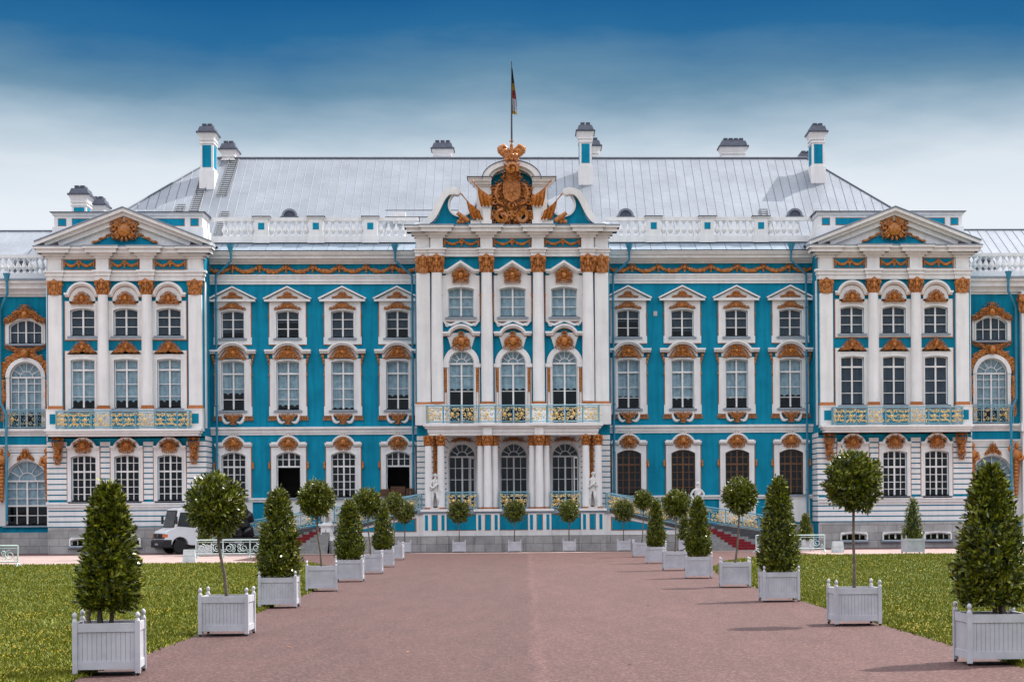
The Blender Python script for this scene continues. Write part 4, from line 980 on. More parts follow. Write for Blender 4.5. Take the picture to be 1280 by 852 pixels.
# ---- pavilions and outer bays
PY = -2.2; PC = 23.51; PW = 2.603
def pav_upper(o):
    h = MB(); pth = hood_path(2.12, .80, 15.70, .66); h.strip(pth, .13, -.34, .01); h.strip([(a*.965,b-.11) for a,b in pth], .11, -.22, .01); hood_line(o, pth, .15, .95)
    h.prism([(-.78,15.2)]+[(-.78*math.cos(PI*i/8), 15.68+.52*math.sin(PI*i/8)) for i in range(9)]+[(.78,15.2)], -.11, .01); h.build('hood', m_white, o, True, 35)
    orn('ornament', O_shell, 18, 41, o, 0, -.14, 15.50, .84, .90, .18)
def pav_main(o):
    orn('ornament', O_crest, 18, 43, o, 0, -.14, 12.52, .88, .85, .16)
    h = MB(); h.prism([(-.95,12.1),(.95,12.1),(.55,12.5),(0,12.75),(-.55,12.5)][::-1], -.11, .01); h.build('hood', m_white, o)
def pav_ground(o, s=1):
    h = MB(); pth = hood_path(1.98, .70, 6.42, .52); h.strip(pth, .11, -.30, .01); h.strip([(a*.97,b-.10) for a,b in pth], .10, -.2, .01); h.build('hood', m_white, o)
    orn('ornament', O_cart, 18, 45, o, 0, -.12, 6.55, 1.0, .95, .2)
for s in (-1, 1):
    pc = s*PC; holes = []; gh = []
    for i in (-1,0,1):
        x = pc+i*PW
        holes += [hole(x,1.48,13.21,14.91), hole(x,1.45,8.81-.0,11.82)]; gh += [hole(x,1.5,3.18,6.0)]
        o = window(P, x, PY, 1.48, 13.21, 14.91, .14, (.30,.22,.42), (0,), (13.78,14.34), (), curtain=bl(13.3), seed=i+5); pav_upper(o)
        cu = net(9.2 if s < 0 else 8.85) if s < 0 else ('flat', 8.85, m_slate_pane)
        o = window(P, x, PY, 1.45, 8.81, 11.82, .08, (.33,.20,.50), (0,), (9.55,10.3), (11.16,), curtain=cu, seed=i+7); pav_main(o)
        o = window(P, x, PY, 1.5, 3.18, 6.0, .14, (.22,.0,.45), (-.25,0,.25), (5.5,4.5,4.05,3.62), (4.98,), seed=i+9); pav_ground(o)
        bwn = window(P, x, PY-.18, 1.55, .48, .92, .10, (.03,.02,.04), (-.25,0,.25), (), (), ochre=False, name='basement_window')
    a, b = pc-4.75, pc+4.75
    wall('wall', P, a, b, 7.0, 17.2, PY, holes, m_blue); wall('ground_storey_wall', P, a, b, 1.55, 7.1, PY, gh, m_blue)
    wall('plinth', P, a, b, -.3, 1.6, PY-.18, [hole(pc+i*PW,1.55,.48,.92) for i in (-1,0,1)], m_stone, .3)
    q = MB(); q.box(a, b, PY-.18, PY, 1.6, 1.62)
    for e0 in (a, b): q.add([(e0,PY,0),(e0,PY,19),(e0,.5,19),(e0,.5,0)], [(0,1,2,3)])
    q.build('side_wall', m_blue, P)
    q = MB()
    for e0 in (a, b):
        sg = -1 if e0 == a else 1
        z = 1.66
        while z < 7.0: q.box(e0, e0+sg*.06, PY-.07, -.02, z, z+.25); z += .325
        q.box(e0, e0+sg*.05, PY+.02, PY+.5, 7.6, 16.5)
    q.build('side_rustication', m_white, P)
    ru = MB(); z = 1.66
    while z < 7.0:
        z1 = z+.25; segs = [(a,b)]
        if z > 2.7:
            segs = [(a, pc-PW-1.0),(pc-PW+1.0, pc-1.0),(pc+1.0, pc+PW-1.0),(pc+PW+1.0, b)]
        if not (2.7 < z < 3.2) and z1 < 7.08:
            for u, v in segs: ru.box(u, v, PY-.07, PY, z, z1)
        z += .325
    ru.box(a-.05, b+.05, PY-.16, PY, 2.81, 2.98); ru.box(a-.1, b+.1, PY-.22, PY, 2.98, 3.13)
    ru.build('rustication', m_white, P)
    for u0, u1 in ((-4.62,-3.82),(3.82,4.62)): pilaster(P, pc+u0, pc+u1, PY, 8.75, 8.97, 15.68, 16.55, .3)
    for u in (-1.32, 1.32): column(P, pc+u, PY-.32, 8.75, 8.97, 15.68, 16.55, .335)
    q = MB()
    for u0, u1 in ((-4.7,-3.75),(-1.78,-.86),(.86,1.78),(3.75,4.7)): q.box(pc+u0, pc+u1, PY-.72, PY, 7.53, 8.70); q.box(pc+u0-.03, pc+u1+.03, PY-.75, PY, 8.70, 8.75)
    pdo = q.build('pedestal', m_white, P)
    q = MB()
    for u in (-4.22, 4.22): q.box(pc+u-.25, pc+u+.25, PY-.735, PY-.7, 7.85, 8.45)
    q.build('panel', m_blue, pdo)
    e = entab(a+.05, b-.05, PY-.12, (16.55,17.17,17.88,18.56), [(pc-1.70,pc-.94,.32),(pc+.94,pc+1.70,.32),(pc-4.62,pc-3.82,.12),(pc+3.82,pc+4.62,.12)])
    for u0, u1 in ((-3.68,-1.82),(-.84,.84),(1.82,3.68)): frieze_panel(pc+u0, pc+u1, PY-.155, 17.24, 17.82, e)
    # pediment
    pe = MB(); z = 18.63
    pe.strip([(pc-5.25,z),(pc,z+2.05),(pc+5.25,z)], .20, PY-.85, PY+.9); pe.strip([(pc-4.7,z),(pc,z+1.82),(pc+4.7,z)], .2, PY-.58, PY+.9); pe.strip([(pc-3.9,z),(pc,z+1.5),(pc+3.9,z)], .28, PY-.34, PY+.9)
    ped = pe.build('pediment', m_white, P)
    MB().prism([(pc-3.9,z),(pc+3.9,z),(pc,z+1.5)][::-1], PY-.1, PY+.5).build('tympanum', m_white, ped)
    MB().prism([(pc-2.3,z+.02),(pc+2.3,z+.02),(pc,z+.98)][::-1], PY-.13, PY-.1).build('blue_field', m_blue, ped)
    MB().strip([(pc-5.3,z+.21),(pc,z+2.28),(pc+5.3,z+.21)], .06, PY-.92, PY+2.2).build('flashing', m_apron, ped)
    orn('cartouche', O_cart, 34, 51, ped, pc, PY-.2, z+1.05, 1.55, 1.45, .26, .12, False)
    q = MB(); q.blob(pc, PY-.45, z+.95, .42, .16, .42, 0, 12, 8)
    for k in range(14): aa = 2*PI*k/14; q.blob(pc+.6*math.cos(aa), PY-.42, z+1.0+.6*math.sin(aa), .17, .1, .08, aa)
    for s2 in (1,-1):
        for k in range(8): q.blob(pc+s2*(.9+.14*k), PY-.22, z+.72-.07*k+.05*math.sin(k*2), .13, .08, .07, s2*-.5)
    q.build('cartouche', m_gold, ped, True, 60)
    # attic block behind the pediment
    ab = MB(); ab.box(a+.15, b-.15, -1.35, 1.5, 18.6, 19.95); ab.box(a+.25, b-.25, -1.25, 1.5, 19.95, 20.68); ab.box(a+.15, b-.15, -1.35, 1.6, 20.68, 20.86)
    abo = ab.build('attic_block', m_white, P); MB().box(a+.02, b-.02, -1.5, 1.7, 20.86, 20.90).build('cap', m_slate, abo)
    q = MB(); q2 = MB()
    for u0, u1 in ((-4.25,-3.8),(-3.4,-1.3),(1.3,3.4),(3.8,4.25)): q.box(pc+u0, pc+u1, -1.268, -1.24, 20.06, 20.48); q2.box(pc+u0-.035, pc+u1+.035, -1.258, -1.24, 20.025, 20.515)
    q.build('panel', m_blue, abo); q2.build('painted_line', m_ochre, abo)
    # balcony
    bc = MB(); y0 = PY-1.25; bc.box(pc-4.7, pc+4.7, y0, PY-.005, 7.40, 7.53); bc.box(pc-4.6, pc+4.6, y0+.1, PY-.005, 7.26, 7.40); bc.box(pc-4.5, pc+4.5, y0+.2, PY-.005, 7.1, 7.26)
    bco = bc.build('balcony', m_white, P)
    seg = [-4.0,-3.25,-1.9,-.75,.75,1.9,3.25,4.0]
    for i in range(7): railing(bco, (pc+seg[i]+.02, y0+.1, 7.54), (pc+seg[i+1]-.02, y0+.1, 7.54), 1.05, 200+i, panel=.75)
    for u in (-4.0, 4.0): railing(bco, (pc+u, y0+.12, 7.54), (pc+u, PY-.75, 7.54), 1.05, 220)
    for u in (-4.1, 4.1): orn('bracket', O_drop, 22, 61, P, pc+u, PY-.12, 6.25, .85, .88, .5, .13, False)
    # drain pipes at the inner corner and beside the centre block
    for xx, y0_ in ((s*18.35, -.32), (s*6.25, -.32)):
        sgn = -1 if abs(xx) > 10 else 1
        q = MB(); tx = xx-s*1.0 if abs(xx) > 10 else xx+s*1.0
        q.tube([(tx,-.95,18.55),(tx,-.75,17.95),(xx,y0_-.05,17.1),(xx,y0_,16.5),(xx,y0_,1.0)], .07, 8); q.tube([(tx,-.95,18.95),(tx,-.95,18.5)], [.26,.09], 8)
        for zz in (15,12,9,6,3.6): q.lathe([(.11,zz),(.11,zz+.08)], xx, y0_, 8)
        q.build('downpipe', m_bluel, P, True)
    # ---- outer bay, lower than the pavilion
    x0, x1 = sorted((s*28.2, s*38.0)); xc = s*30.1
    oh = [hole(xc,2.0,12.95,14.45), hole(xc,1.95,7.75,11.85), hole(xc,2.55,1.75,5.75)]
    wall('wall', P, x0, x1, 1.3, 15.85, 0, oh, m_blue); MB().box(x0, x1, -.15, .3, -.3, 1.3).build('plinth', m_stone, P)
    o = window(P, xc, 0, 2.0, 12.95, 14.45, .40, (.22,.12,.10), (-.25,0,.25), (13.65,), (), curtain=bl(12.98)); 
    orn('ornament', [(0,.45),(.5,.35),(.9,.05),(1.45,-.05),(1.3,.32),(.85,.62),(.5,1.0),(.2,1.25),(0,1.3)], 30, 71, o, 0, -.14, 14.2, .95, .92, .22, .14)
    orn('ornament', [(0,-.55),(.5,-.55),(1.25,-.3),(1.35,.0),(1.1,-.12),(.6,-.28),(0,-.3)], 12, 72, o, 0, -.14, 12.95, 1, 1, .14, .1, False)
    o = window(P, xc, 0, 1.95, 7.75, 11.85, .975, (.0,.0,.0), (-.25,0,.25), (8.6,9.3,10.0,10.5), (), curtain=net(8.6), fan=True, ochre=False, name='french_window')
    n = 16; ar = MB(); ar.ring([(1.22*math.cos(PI*k/n), 10.87+1.22*math.sin(PI*k/n)) for k in range(n+1)], [(.97*math.cos(PI*k/n), 10.87+.97*math.sin(PI*k/n)) for k in range(n+1)], -.2, .01, False)
    for s2 in (1,-1): ar.box(s2*.98, s2*1.2, -.14, .01, 7.75, 10.87)
    ar.build('archivolt', m_white, o, True)
    g = MB(); rnd = random.Random(9)
    for k in range(34):
        aa = PI*(k+.5)/34; rr = 1.42+.10*math.sin(k*2.3); g.scroll(rr*math.cos(aa), 10.9+rr*math.sin(aa), .17, -.16, rnd.random()*6, 1.0, rnd.choice((1,-1)), .05); g.blob(rr*math.cos(aa), -.08, 10.9+rr*math.sin(aa), .22, .1, .12, aa+PI/2)
    g.blob(0, -.3, 12.35, .26, .2, .3)
    for s2 in (1,-1):
        for k in range(14): zz = 10.6-.18*k; g.blob(s2*(1.38+.06*math.sin(k)), -.16, zz, .20-.008*k, .15, .16); g.scroll(s2*1.38, zz, .13, -.28, k, .9, 1, .035)
    g.build('ornament', m_gold, o, True, 60)
    # wide arched ground-floor window
    o = window(P, xc, 0, 2.55, 1.75, 5.75, 1.2749, (.70,.0,.28), (-.25,0,.25), (2.35,3.4,4.0), (2.95,), curtain=('flat', 3.0, m_curt), fan=True, ochre=False)
    ar = MB(); ar.ring([(1.56*math.cos(PI*k/n), 4.475+1.56*math.sin(PI*k/n)) for k in range(n+1)], [(1.27*math.cos(PI*k/n), 4.475+1.27*math.sin(PI*k/n)) for k in range(n+1)], -.2, .01, False)
    for s2 in (1,-1): ar.box(s2*1.27, s2*1.52, -.16, .01, 1.7, 4.48); ar.box(s2*1.525, s2*2.0, -.10, .01, 1.7, 6.2)
    ar.box(-1.52, 1.52, -.06, .01, 6.04, 6.2)
    ar.build('archivolt', m_white, o, True); orn('ornament', O_spread, 14, 75, o, 0, -.2, 6.1, .62, 1.5)
    c = MB(); cornice(c, x0, x1, 0, [(6.25,6.42,.06),(6.42,6.6,.1),(6.6,6.72,.16),(7.25,7.42,.1),(7.42,7.55,.2),(7.55,7.7,.34)], (0,0))
    cornice(c, x0, x1, 0, [(15.85,16.0,.12),(16.0,16.3,.3),(16.3,16.62,.62),(16.62,16.8,.8)], (0,0)); c.build('cornice', m_white, P)
    MB().box(x0, x1, -.9, 1.5, 16.803, 16.9).build('apron_roof', m_apron, P)
    railing(P, (s*28.35,-.30,7.71), (s*31.4,-.30,7.71), 1.15, 88, gilt=.5, panel=.9)
    bb = MB(); bb.box(x0, x1, .3, .62, 16.9, 17.35); bb.box(x0, x1, .32, .60, 18.3, 18.5); nb = 26
    for k in range(nb):
        x = x0+(x1-x0)*(k+.5)/nb; bb.lathe([(.12,17.35),(.12,17.43),(.07,17.5),(.185,17.68),(.175,17.78),(.07,18.05),(.07,18.15),(.12,18.2),(.12,18.3)], x, .46, 8)
    bb.build('balustrade', m_white, P, True, 50)
    q = MB(); q.add([(x0,1.4,17.3),(x1,1.4,17.3),(x1,9.5,21.25),(x0,9.5,21.25),(x1,17.5,17.3),(x0,17.5,17.3)], [(0,1,2,3),(3,2,4,5),(0,3,5),(1,4,2)]); orf = q.build('roof', m_roof, P)
    q = MB()
    for k in range(17):
        x = x0+.2+.6*k
        if x < x1: q.tube([(x,1.4,17.31),(x,9.5,21.26)], .022, 4)
    q.tube([(x0,9.5,21.27),(x1,9.5,21.27)], .08, 6); q.build('standing_seam', m_seam, orf)
    dormer(s*30.3-(.6 if s < 0 else 0), 2.4, 17.85, .6)
    # gilded half-figures that carry the bay's cornice
    for xx in ((s*28.75), (s*31.55)):
        q = MB(); q.blob(xx, -.45, 6.3, .17, .19, .22, 0, 9, 7); q.blob(xx, -.4, 5.75, .34, .26, .38, 0, 9, 7); q.tube([(xx-s*.3,-.4,5.9),(xx-s*.5,-.5,6.1),(xx-s*.2,-.45,6.6)], [.12,.1,.08], 7); q.tube([(xx+s*.3,-.4,5.9),(xx+s*.38,-.6,5.5),(xx+s*.05,-.65,5.4)], [.12,.1,.08], 7)
        for k in range(10): q.blob(xx, -.32, 5.3-.22*k, .26-.015*k, .2-.01*k, .17, 0, 7, 5)
        q.build('atlas_figure', m_gold, P, True, 60)
    q = MB(); q.box(s*31.9, s*32.9, -.6, .1, 0, 16.0); q.box(s*31.8, s*33, -.75, .1, 7.2, 7.75); q.build('pilaster', m_white, P)
    capital(P, s*32.4, -.55, 14.6, 15.8, .5, ky=.5)
    q = MB(); tx = s*31.0; q.tube([(tx,-.9,16.8),(tx,-.8,16.0),(s*31.6,-.3,15.0),(s*31.6,-.3,9.3),(s*31.2,-.5,8.6),(s*31.2,-.5,2)], .085, 8); q.tube([(tx,-.9,17.2),(tx,-.9,16.7)], [.24,.09], 8); q.build('downpipe', m_bluel, P, True)
MB().box(8.78, 9.02, -.05, .0, 14.55, 14.85).build('wall_box', m_plaque, P)

# ------------------------------------------------------------------ ramps and staircases
def ramp(s):
    sd_ = 'left' if s < 0 else 'right'
    root = empty('staircase', (s*11, -5, 0)); tag(root, 'sloping double staircase on the %s of the portico with a blue scrollwork railing' % sd_, 'staircase')
    def bld(mb, nm, m, par=None, smooth=False):
        mb.v = [(s*x-(s*11), y+5, z) for x,y,z in mb.v] if par is None else [(s*x-(s*11), y+5, z) for x,y,z in mb.v]
        if s < 0: mb.f = [f[::-1] for f in mb.f]
        return mb.build(nm, m, par or root, smooth)
    X0, X1, Z0, Z1 = 5.61, 10.9, 2.35, 1.05
    q = MB(); q.prism([(X0,.95),(X1,.95),(X1,Z1),(X0,Z0)], TY+.05, TY+.35); wl_ = bld(q, 'parapet', m_white)
    q = MB(); q.prism([(X0+.25,1.25),(X1-1.2,1.25),(X0+.25,Z0-.35)][::-1], TY+.03, TY+.05)
    bld(q, 'panel', m_blue)
    q = MB(); q.prism([(X0+.18,1.21),(X1-1.05,1.21),(X0+.18,Z0-.29)][::-1], TY+.04, TY+.05); bld(q, 'painted_line', m_ochre)
    q = MB(); q.strip([(X0,Z0),(X1+.1,Z1)], .14, TY-.05, TY+.45); bld(q, 'coping', m_steel)
    q = MB(); q.box(X0, X1, TY, TY+.4, -.3, .95); bld(q, 'plinth', m_stone)
    # upper flight inside the parapet
    q = MB(); n = 9
    for k in range(n):
        xa = X0+(X1-X0)*k/n; xb = X0+(X1-X0)*(k+1)/n; q.box(xa, xb, TY+.36, -2.9, -.2, Z0+.1-(Z0-1.75)*(k+1)/n)
    # lower flight, fanning to the front
    n = 11; H = 1.70
    for k in range(n):
        f0 = (10.95+.10*k, TY-.02-.19*k); b0 = (11.2+.52*k, -2.9)
        q.prismz([(10.9,TY-.02 if k == 0 else TY-.19*k),f0,b0,(10.9,-2.9)], -.2+.0*k, H*(1-k/n)-.001*k)
    stp = bld(q, 'steps', m_stair)
    # rear wall of the stairs carrying the long railing
    q = MB(); q.prism([(X0,0),(17.2,0),(17.2,.75),(X1,1.72),(X0,2.5)], -2.9, -2.6); bld(q, 'rear_wall', m_steel)
    r = railing(None, (s*X0,TY+.2,Z0+.12), (s*(X1-.25),TY+.2,Z1+.22), .98, 300+s, panel=1.0)
    r.parent = root; r.matrix_parent_inverse = Matrix.Translation((-s*11, 5, 0))
    r = railing(None, (s*X0,-2.85,2.5), (s*X1,-2.85,1.74), .98, 310+s, panel=1.0); r.parent = root; r.matrix_parent_inverse = Matrix.Translation((-s*11, 5, 0))
    r = railing(None, (s*(X1+.02),-2.85,1.74), (s*17.0,-2.85,.80), .98, 320+s, panel=1.0); r.parent = root; r.matrix_parent_inverse = Matrix.Translation((-s*11, 5, 0))
    # carpet
    c = MB(); 
    for k in range(n):
        z = H*(1-k/n)-.001*k+.012; zl = H*(1-(k+1)/n)+.012 if k < n-1 else .01
        def ed(k_, f, push=0):
            f0 = Vector((10.95+.10*k_, TY-.02-.19*k_)); b0 = Vector((11.2+.52*k_, -2.9)); p = f0.lerp(b0, f); d = (b0-f0).normalized(); return p+Vector((-d.y*-1, -d.x*1))*push*-1 if False else p+Vector((d.y, -d.x))*push
        a0, a1 = ed(k,.28,.015), ed(k,.72,.015); p0, p1 = (ed(k-1,.28,.015), ed(k-1,.72,.015)) if k else (ed(0,.28,-.6), ed(0,.72,-.6))
        c.add([(p0.x,p0.y,z),(p1.x,p1.y,z),(a1.x,a1.y,z),(a0.x,a0.y,z),(a0.x,a0.y,zl),(a1.x,a1.y,zl)], [(0,1,2,3),(3,2,5,4)])
    c.v = [(s*x,y,z) for x,y,z in c.v]
    co = c.build('carpet', m_red); tag(co, 'red carpet running down the grey steps of the %s staircase' % sd_, 'carpet')
ramp(-1); ramp(1)

# ------------------------------------------------------------------ statues
def skin_mesh(verts, edges, rad, root=0, sub=2):
    me = bpy.data.meshes.new('tmp'); me.from_pydata(verts, edges, []); o = bpy.data.objects.new('tmp', me); COL.objects.link(o)
    o.modifiers.new('skin', 'SKIN'); sv = me.skin_vertices[0].data
    for i, r in enumerate(rad): sv[i].radius = (r, r) if not hasattr(r, '__len__') else r
    sv[root].use_root = True; m = o.modifiers.new('sub', 'SUBSURF'); m.levels = sub; m.render_levels = sub
    dg = bpy.context.evaluated_depsgraph_get(); ev = o.evaluated_get(dg); res = bpy.data.meshes.new_from_object(ev)
    bpy.data.objects.remove(o); bpy.data.meshes.remove(me); return res
def statue_body(kind):
    v = [(0,0,1.0),(0,.01,1.18),(.01,0,1.38),(.02,0,1.52),(.03,-.01,1.60),(.04,-.03,1.74),          # 0-5 pelvis..head
         (-.11,0,.92),(-.13,-.05,.5),(-.14,.02,.08),(-.15,-.12,.03),                                # 6-9 weight leg
         (.11,0,.92),(.15,-.15,.52),(.20,-.02,.10),(.23,-.15,.04)]                                  # 10-13
    e = [(0,1),(1,2),(2,3),(3,4),(4,5),(0,6),(6,7),(7,8),(8,9),(0,10),(10,11),(11,12),(12,13)]
    r = [(.17,.14),(.13,.11),(.17,.12),(.11,.09),.055,.095,.11,.075,.045,.035,.11,.075,.045,.035]
    arms = {'a': [[(-.17,0,1.47),(-.27,-.05,1.22),(-.12,-.20,1.12),(-.04,-.23,1.14)],[(.21,0,1.47),(.30,-.05,1.2),(.27,-.16,.98),(.26,-.20,.90)]],
            'b': [[(-.17,0,1.47),(-.33,-.04,1.34),(-.42,-.10,1.52),(-.40,-.12,1.62)],[(.21,0,1.47),(.33,.02,1.22),(.18,-.16,1.18),(.10,-.20,1.22)]],
            'c': [[(-.17,0,1.47),(-.32,0,1.27),(-.22,-.12,1.06),(-.17,-.15,1.0)],[(.21,0,1.47),(.36,-.02,1.28),(.24,-.10,1.08),(.18,-.14,1.02)]]}[kind]
    for a in arms:
        i0 = len(v); v += a; r += [.075,.055,.042,.032]; e += [(3,i0),(i0,i0+1),(i0+1,i0+2),(i0+2,i0+3)]
    return skin_mesh(v, e, r)
def statue(x, y, z, kind, rz, label, sc=1.16, ped=None):
    root = empty('statue', (x,y,z), rz); tag(root, label, 'statue', None)
    me = statue_body(kind); me.materials.append(m_marble); b = bpy.data.objects.new('figure', me); COL.objects.link(b); b.parent = root; b.scale = (sc,)*3
    me.polygons.foreach_set('use_smooth', [True]*len(me.polygons))
    d = MB(); rnd = random.Random(hash(kind) % 7+3 if False else {'a':3,'b':4,'c':5}[kind])
    n = 26                                      # drapery hanging from hip and shoulder
    rows = []
    for j in range(9):
        t = j/8; zz = 1.12-.98*t; rr = .19+.07*t
        rows.append([((rr+.03*math.sin(i*1.7+2*t))*math.cos(-.6+3.9*i/n)*1.05-.02, (rr*.85+.035*math.sin(i*1.7+2*t))*math.sin(-.6+3.9*i/n)+.0, zz-.12*math.sin(i/n*PI)*(1-t)) for i in range(n+1)])
    for j in range(8): d.add(rows[j]+rows[j+1], [(i,i+1,n+2+i,n+1+i) for i in range(n)])
    d.tube([(.2,.05,1.45),(.1,-.14,1.32),(-.08,-.16,1.16),(-.2,-.08,1.05)], [.05,.06,.07,.06], 7)
    d.mapped(lambda a,b2,c: (a*sc,b2*sc,c*sc)); d.build('drapery', m_marble, root, True, 70)
    h = MB(); h.blob(.045*sc, .02, 1.80*sc, .115, .125, .12, 0, 10, 8)
    for k in range(9): a = 2*PI*k/9; h.blob(.045*sc+.1*math.cos(a), .03+.1*math.sin(a), 1.80*sc+.03*math.sin(3*a), .045, .045, .05)
    h.blob(.04*sc, -.135, 1.73*sc, .018, .03, .03); h.build('hair', m_marble, root, True, 70)
    s_ = MB(); s_.lathe([(.34,0),(.34,.05),(.30,.07)], 0, 0, 16); s_.tube([(-.2,.15,.05),(-.22,.12,.5),(-.16,.1,.95)], [.12,.09,.07], 8); s_.build('plinth_block', m_marble, root, True)
    if ped:
        q = MB(); h0 = ped
        q.box(-.42,.42,-.42,.42,-.10,0); q.box(-.36,.36,-.36,.36,-.18,-.10); q.box(-.30,.30,-.30,.30,-h0+.22,-.18); q.tbox(0,0,-h0+.02,-h0+.22,.86,.86,.66,.66); q.build('pedestal', m_white, root)
        MB().box(-.5,.5,-.5,.5,-z,-h0+.02).build('pedestal_base', m_stone, root)
    return root
statue(-4.70, TY-.05+.35, T0+.03, 'a', .15, 'white marble statue standing between the two leftmost portico columns', 1.12)
statue(4.72, TY-.05+.35, T0+.03, 'b', -.1, 'white marble statue with a raised arm between the two rightmost portico columns', 1.15)
statue(-11.05, -5.7, 1.72, 'a', -.3, 'pale statue on a white pedestal where the left staircase parapet ends', 1.2, 1.0)
statue(10.95, -5.7, 1.80, 'c', .1, 'white statue with hands on hips on the pedestal at the right staircase parapet', 1.2, 1.0)
statue(-17.5, -3.1, 1.6, 'b', .2, 'white statue on a pedestal behind the iron fence, hidden above by a round tree', 1.2, .95)

# ------------------------------------------------------------------ planters and clipped trees
def planter_proto():
    root = empty('planter_box'); W = .425; H = .74
    for sx in (1,-1):
        for sy in (1,-1):
            p = MB().box(sx*W-.035, sx*W+.035, sy*W-.035, sy*W+.035, .035, H+.02).build('post', m_planter, root)
            MB().lathe([(.036,H+.02),(.028,H+.045),(.020,H+.06),(.032,H+.082),(.036,H+.103),(.029,H+.128),(.008,H+.148)], sx*W, sy*W, 12).build('finial', m_planter, p, True)
            q = MB(); q.tube([(sx*W-.02,sy*W,.035),(sx*W+.02,sy*W,.035)], .035, 10); q.build('caster', m_tyre, p)
    for side in range(4):
        b = MB(); b.box(-W+.036, W-.036, -.024, .016, H-.13, H-.01); b.box(-W+.036, W-.036, -.024, .016, .09, .20)
        n = 12; w_ = (2*W-.072)/n
        for i in range(n): x = -W+.036+w_*i; b.box(x+.0022, x+w_-.0022, -.008, .012, .2, H-.13)
        b.box(-W+.036, W-.036, .006, .014, .2, H-.13)
        a = side*PI/2; c_, s_ = math.cos(a), math.sin(a); off = W-.005
        b.mapped(lambda x,y,z: (x*c_-(y-off)*s_, x*s_+(y-off)*c_, z)); b.build('panel', m_planter, root)
    MB().box(-W+.02, W-.02, -W+.02, W-.02, .12, H-.10).build('soil', m_soil, root)
    return root
def crown_mesh(kind, seed, n=6500, leaf=.075):
    """unit crown built of leafy shoots: cone -> base diameter about 1, height 1 (z 0..1); ball -> radius 1 about the origin"""
    g = np.random.default_rng(seed); per = 7; m = n//per
    if kind == 'cone':
        t = 1-np.sqrt(g.random(m)*.985); t = np.where(g.random(m) < .10, g.random(m)*.08, t); t = np.where(g.random(m) < .16, .68+.32*g.random(m), t)
        a = g.random(m)*2*PI
        prof = .435*np.clip(1-t, 0, 1)**(.48 if seed % 2 else .55)*(.74+.26*np.minimum(1, t/.18))
        bump = 1+.09*np.sin(a*3+t*9+seed)+.10*np.sin(a*5-t*17+seed*2)+.08*np.sin(a*8+t*31)+.085*g.normal(0,1,m)
        rr = prof*bump*(1-.30*g.random(m)**2.5)+.012
        p = np.c_[rr*np.cos(a), rr*np.sin(a), t*.97+.03*g.normal(0,.5,m)]; nr = np.c_[np.cos(a), np.sin(a), .75+0*a]
    else:
        u = g.random(m)*2-1; a = g.random(m)*2*PI; q = np.sqrt(1-u*u); d = np.c_[q*np.cos(a), q*np.sin(a), u]
        bump = 1+.06*np.sin(a*2+seed*1.7)+.07*np.sin(a*4+u*5+seed)+.08*np.sin(a*7-u*9+seed)+.06*np.sin(u*13+a)+.075*g.normal(0,1,m)
        p = d*(bump*(1-.30*g.random(m)**2.5))[:,None]; nr = d+np.array([0,0,.3])
    nr = nr/np.linalg.norm(nr, axis=1)[:,None]; sh = nr+g.normal(0,.38,(m,3)); sh /= np.linalg.norm(sh, axis=1)[:,None]
    P_ = np.repeat(p, per, 0); S_ = np.repeat(sh, per, 0); k = np.tile(np.arange(per), m)/(per-1); N_ = m*per
    side = np.cross(S_, g.normal(0,1,(N_,3))); side /= np.linalg.norm(side, axis=1)[:,None]
    ax = S_*(.35+.75*k[:,None])+side*(1.0-.55*k[:,None]); ax /= np.linalg.norm(ax, axis=1)[:,None]
    sd_ = np.cross(ax, S_+.4*g.normal(0,1,(N_,3))); sd_ /= np.linalg.norm(sd_, axis=1)[:,None]
    return P_, ax, sd_, S_, k
def crown(parent, kind, seed, sx, sz, z0, n, leaf=.088, name='crown', dx=0):
    p, ax, sd_, S_, k_l = crown_mesh(kind, seed, n)
    if kind == 'cone': p = p*np.array([sx,sx,sz])+np.array([0,0,z0])
    else: p = p*np.array([sx,sx,sz])+np.array([dx,0,z0])
    p = p+S_*(leaf*1.5*(k_l-.4))[:,None]+ax*leaf*.42
    m = len(p); g = np.random.default_rng(seed+99); Lf = leaf*(.7+.6*g.random(m)); Wf = Lf*.42
    nrm = np.cross(ax, sd_); v = np.zeros((m,4,3))
    v[:,0] = p-ax*Lf[:,None]*.5; v[:,1] = p+sd_*Wf[:,None]*.5+nrm*Lf[:,None]*.06; v[:,2] = p+ax*Lf[:,None]*.5; v[:,3] = p-sd_*Wf[:,None]*.5+nrm*Lf[:,None]*.06
    o = npmesh(name, v.reshape(-1,3), np.arange(m*4).reshape(-1,4), m_leaf); o.parent = parent
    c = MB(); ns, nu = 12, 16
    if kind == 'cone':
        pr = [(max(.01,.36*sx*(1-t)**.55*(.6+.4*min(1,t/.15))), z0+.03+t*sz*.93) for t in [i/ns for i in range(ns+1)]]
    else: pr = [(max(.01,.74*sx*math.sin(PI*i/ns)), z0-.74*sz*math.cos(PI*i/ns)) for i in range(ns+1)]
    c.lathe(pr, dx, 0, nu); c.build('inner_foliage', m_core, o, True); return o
def cone_tree(seed, w_, z0, z1, n=8000):
    root = empty('cone_tree'); crown(root, 'cone', seed, w_, z1-z0, z0, n)
    t = MB(); rnd = random.Random(seed)
    for k in range(4):
        a = rnd.random()*6; r = .05+.06*k; t.tube([(r*math.cos(a)*1.2,r*math.sin(a)*1.2,.60),(r*math.cos(a)*1.5+.02,r*math.sin(a),.8),(r*math.cos(a+.5),r*math.sin(a+.5),z0+.35)], [.045,.03,.02], 7)
    t.build('trunk', m_bark, root, True); return root
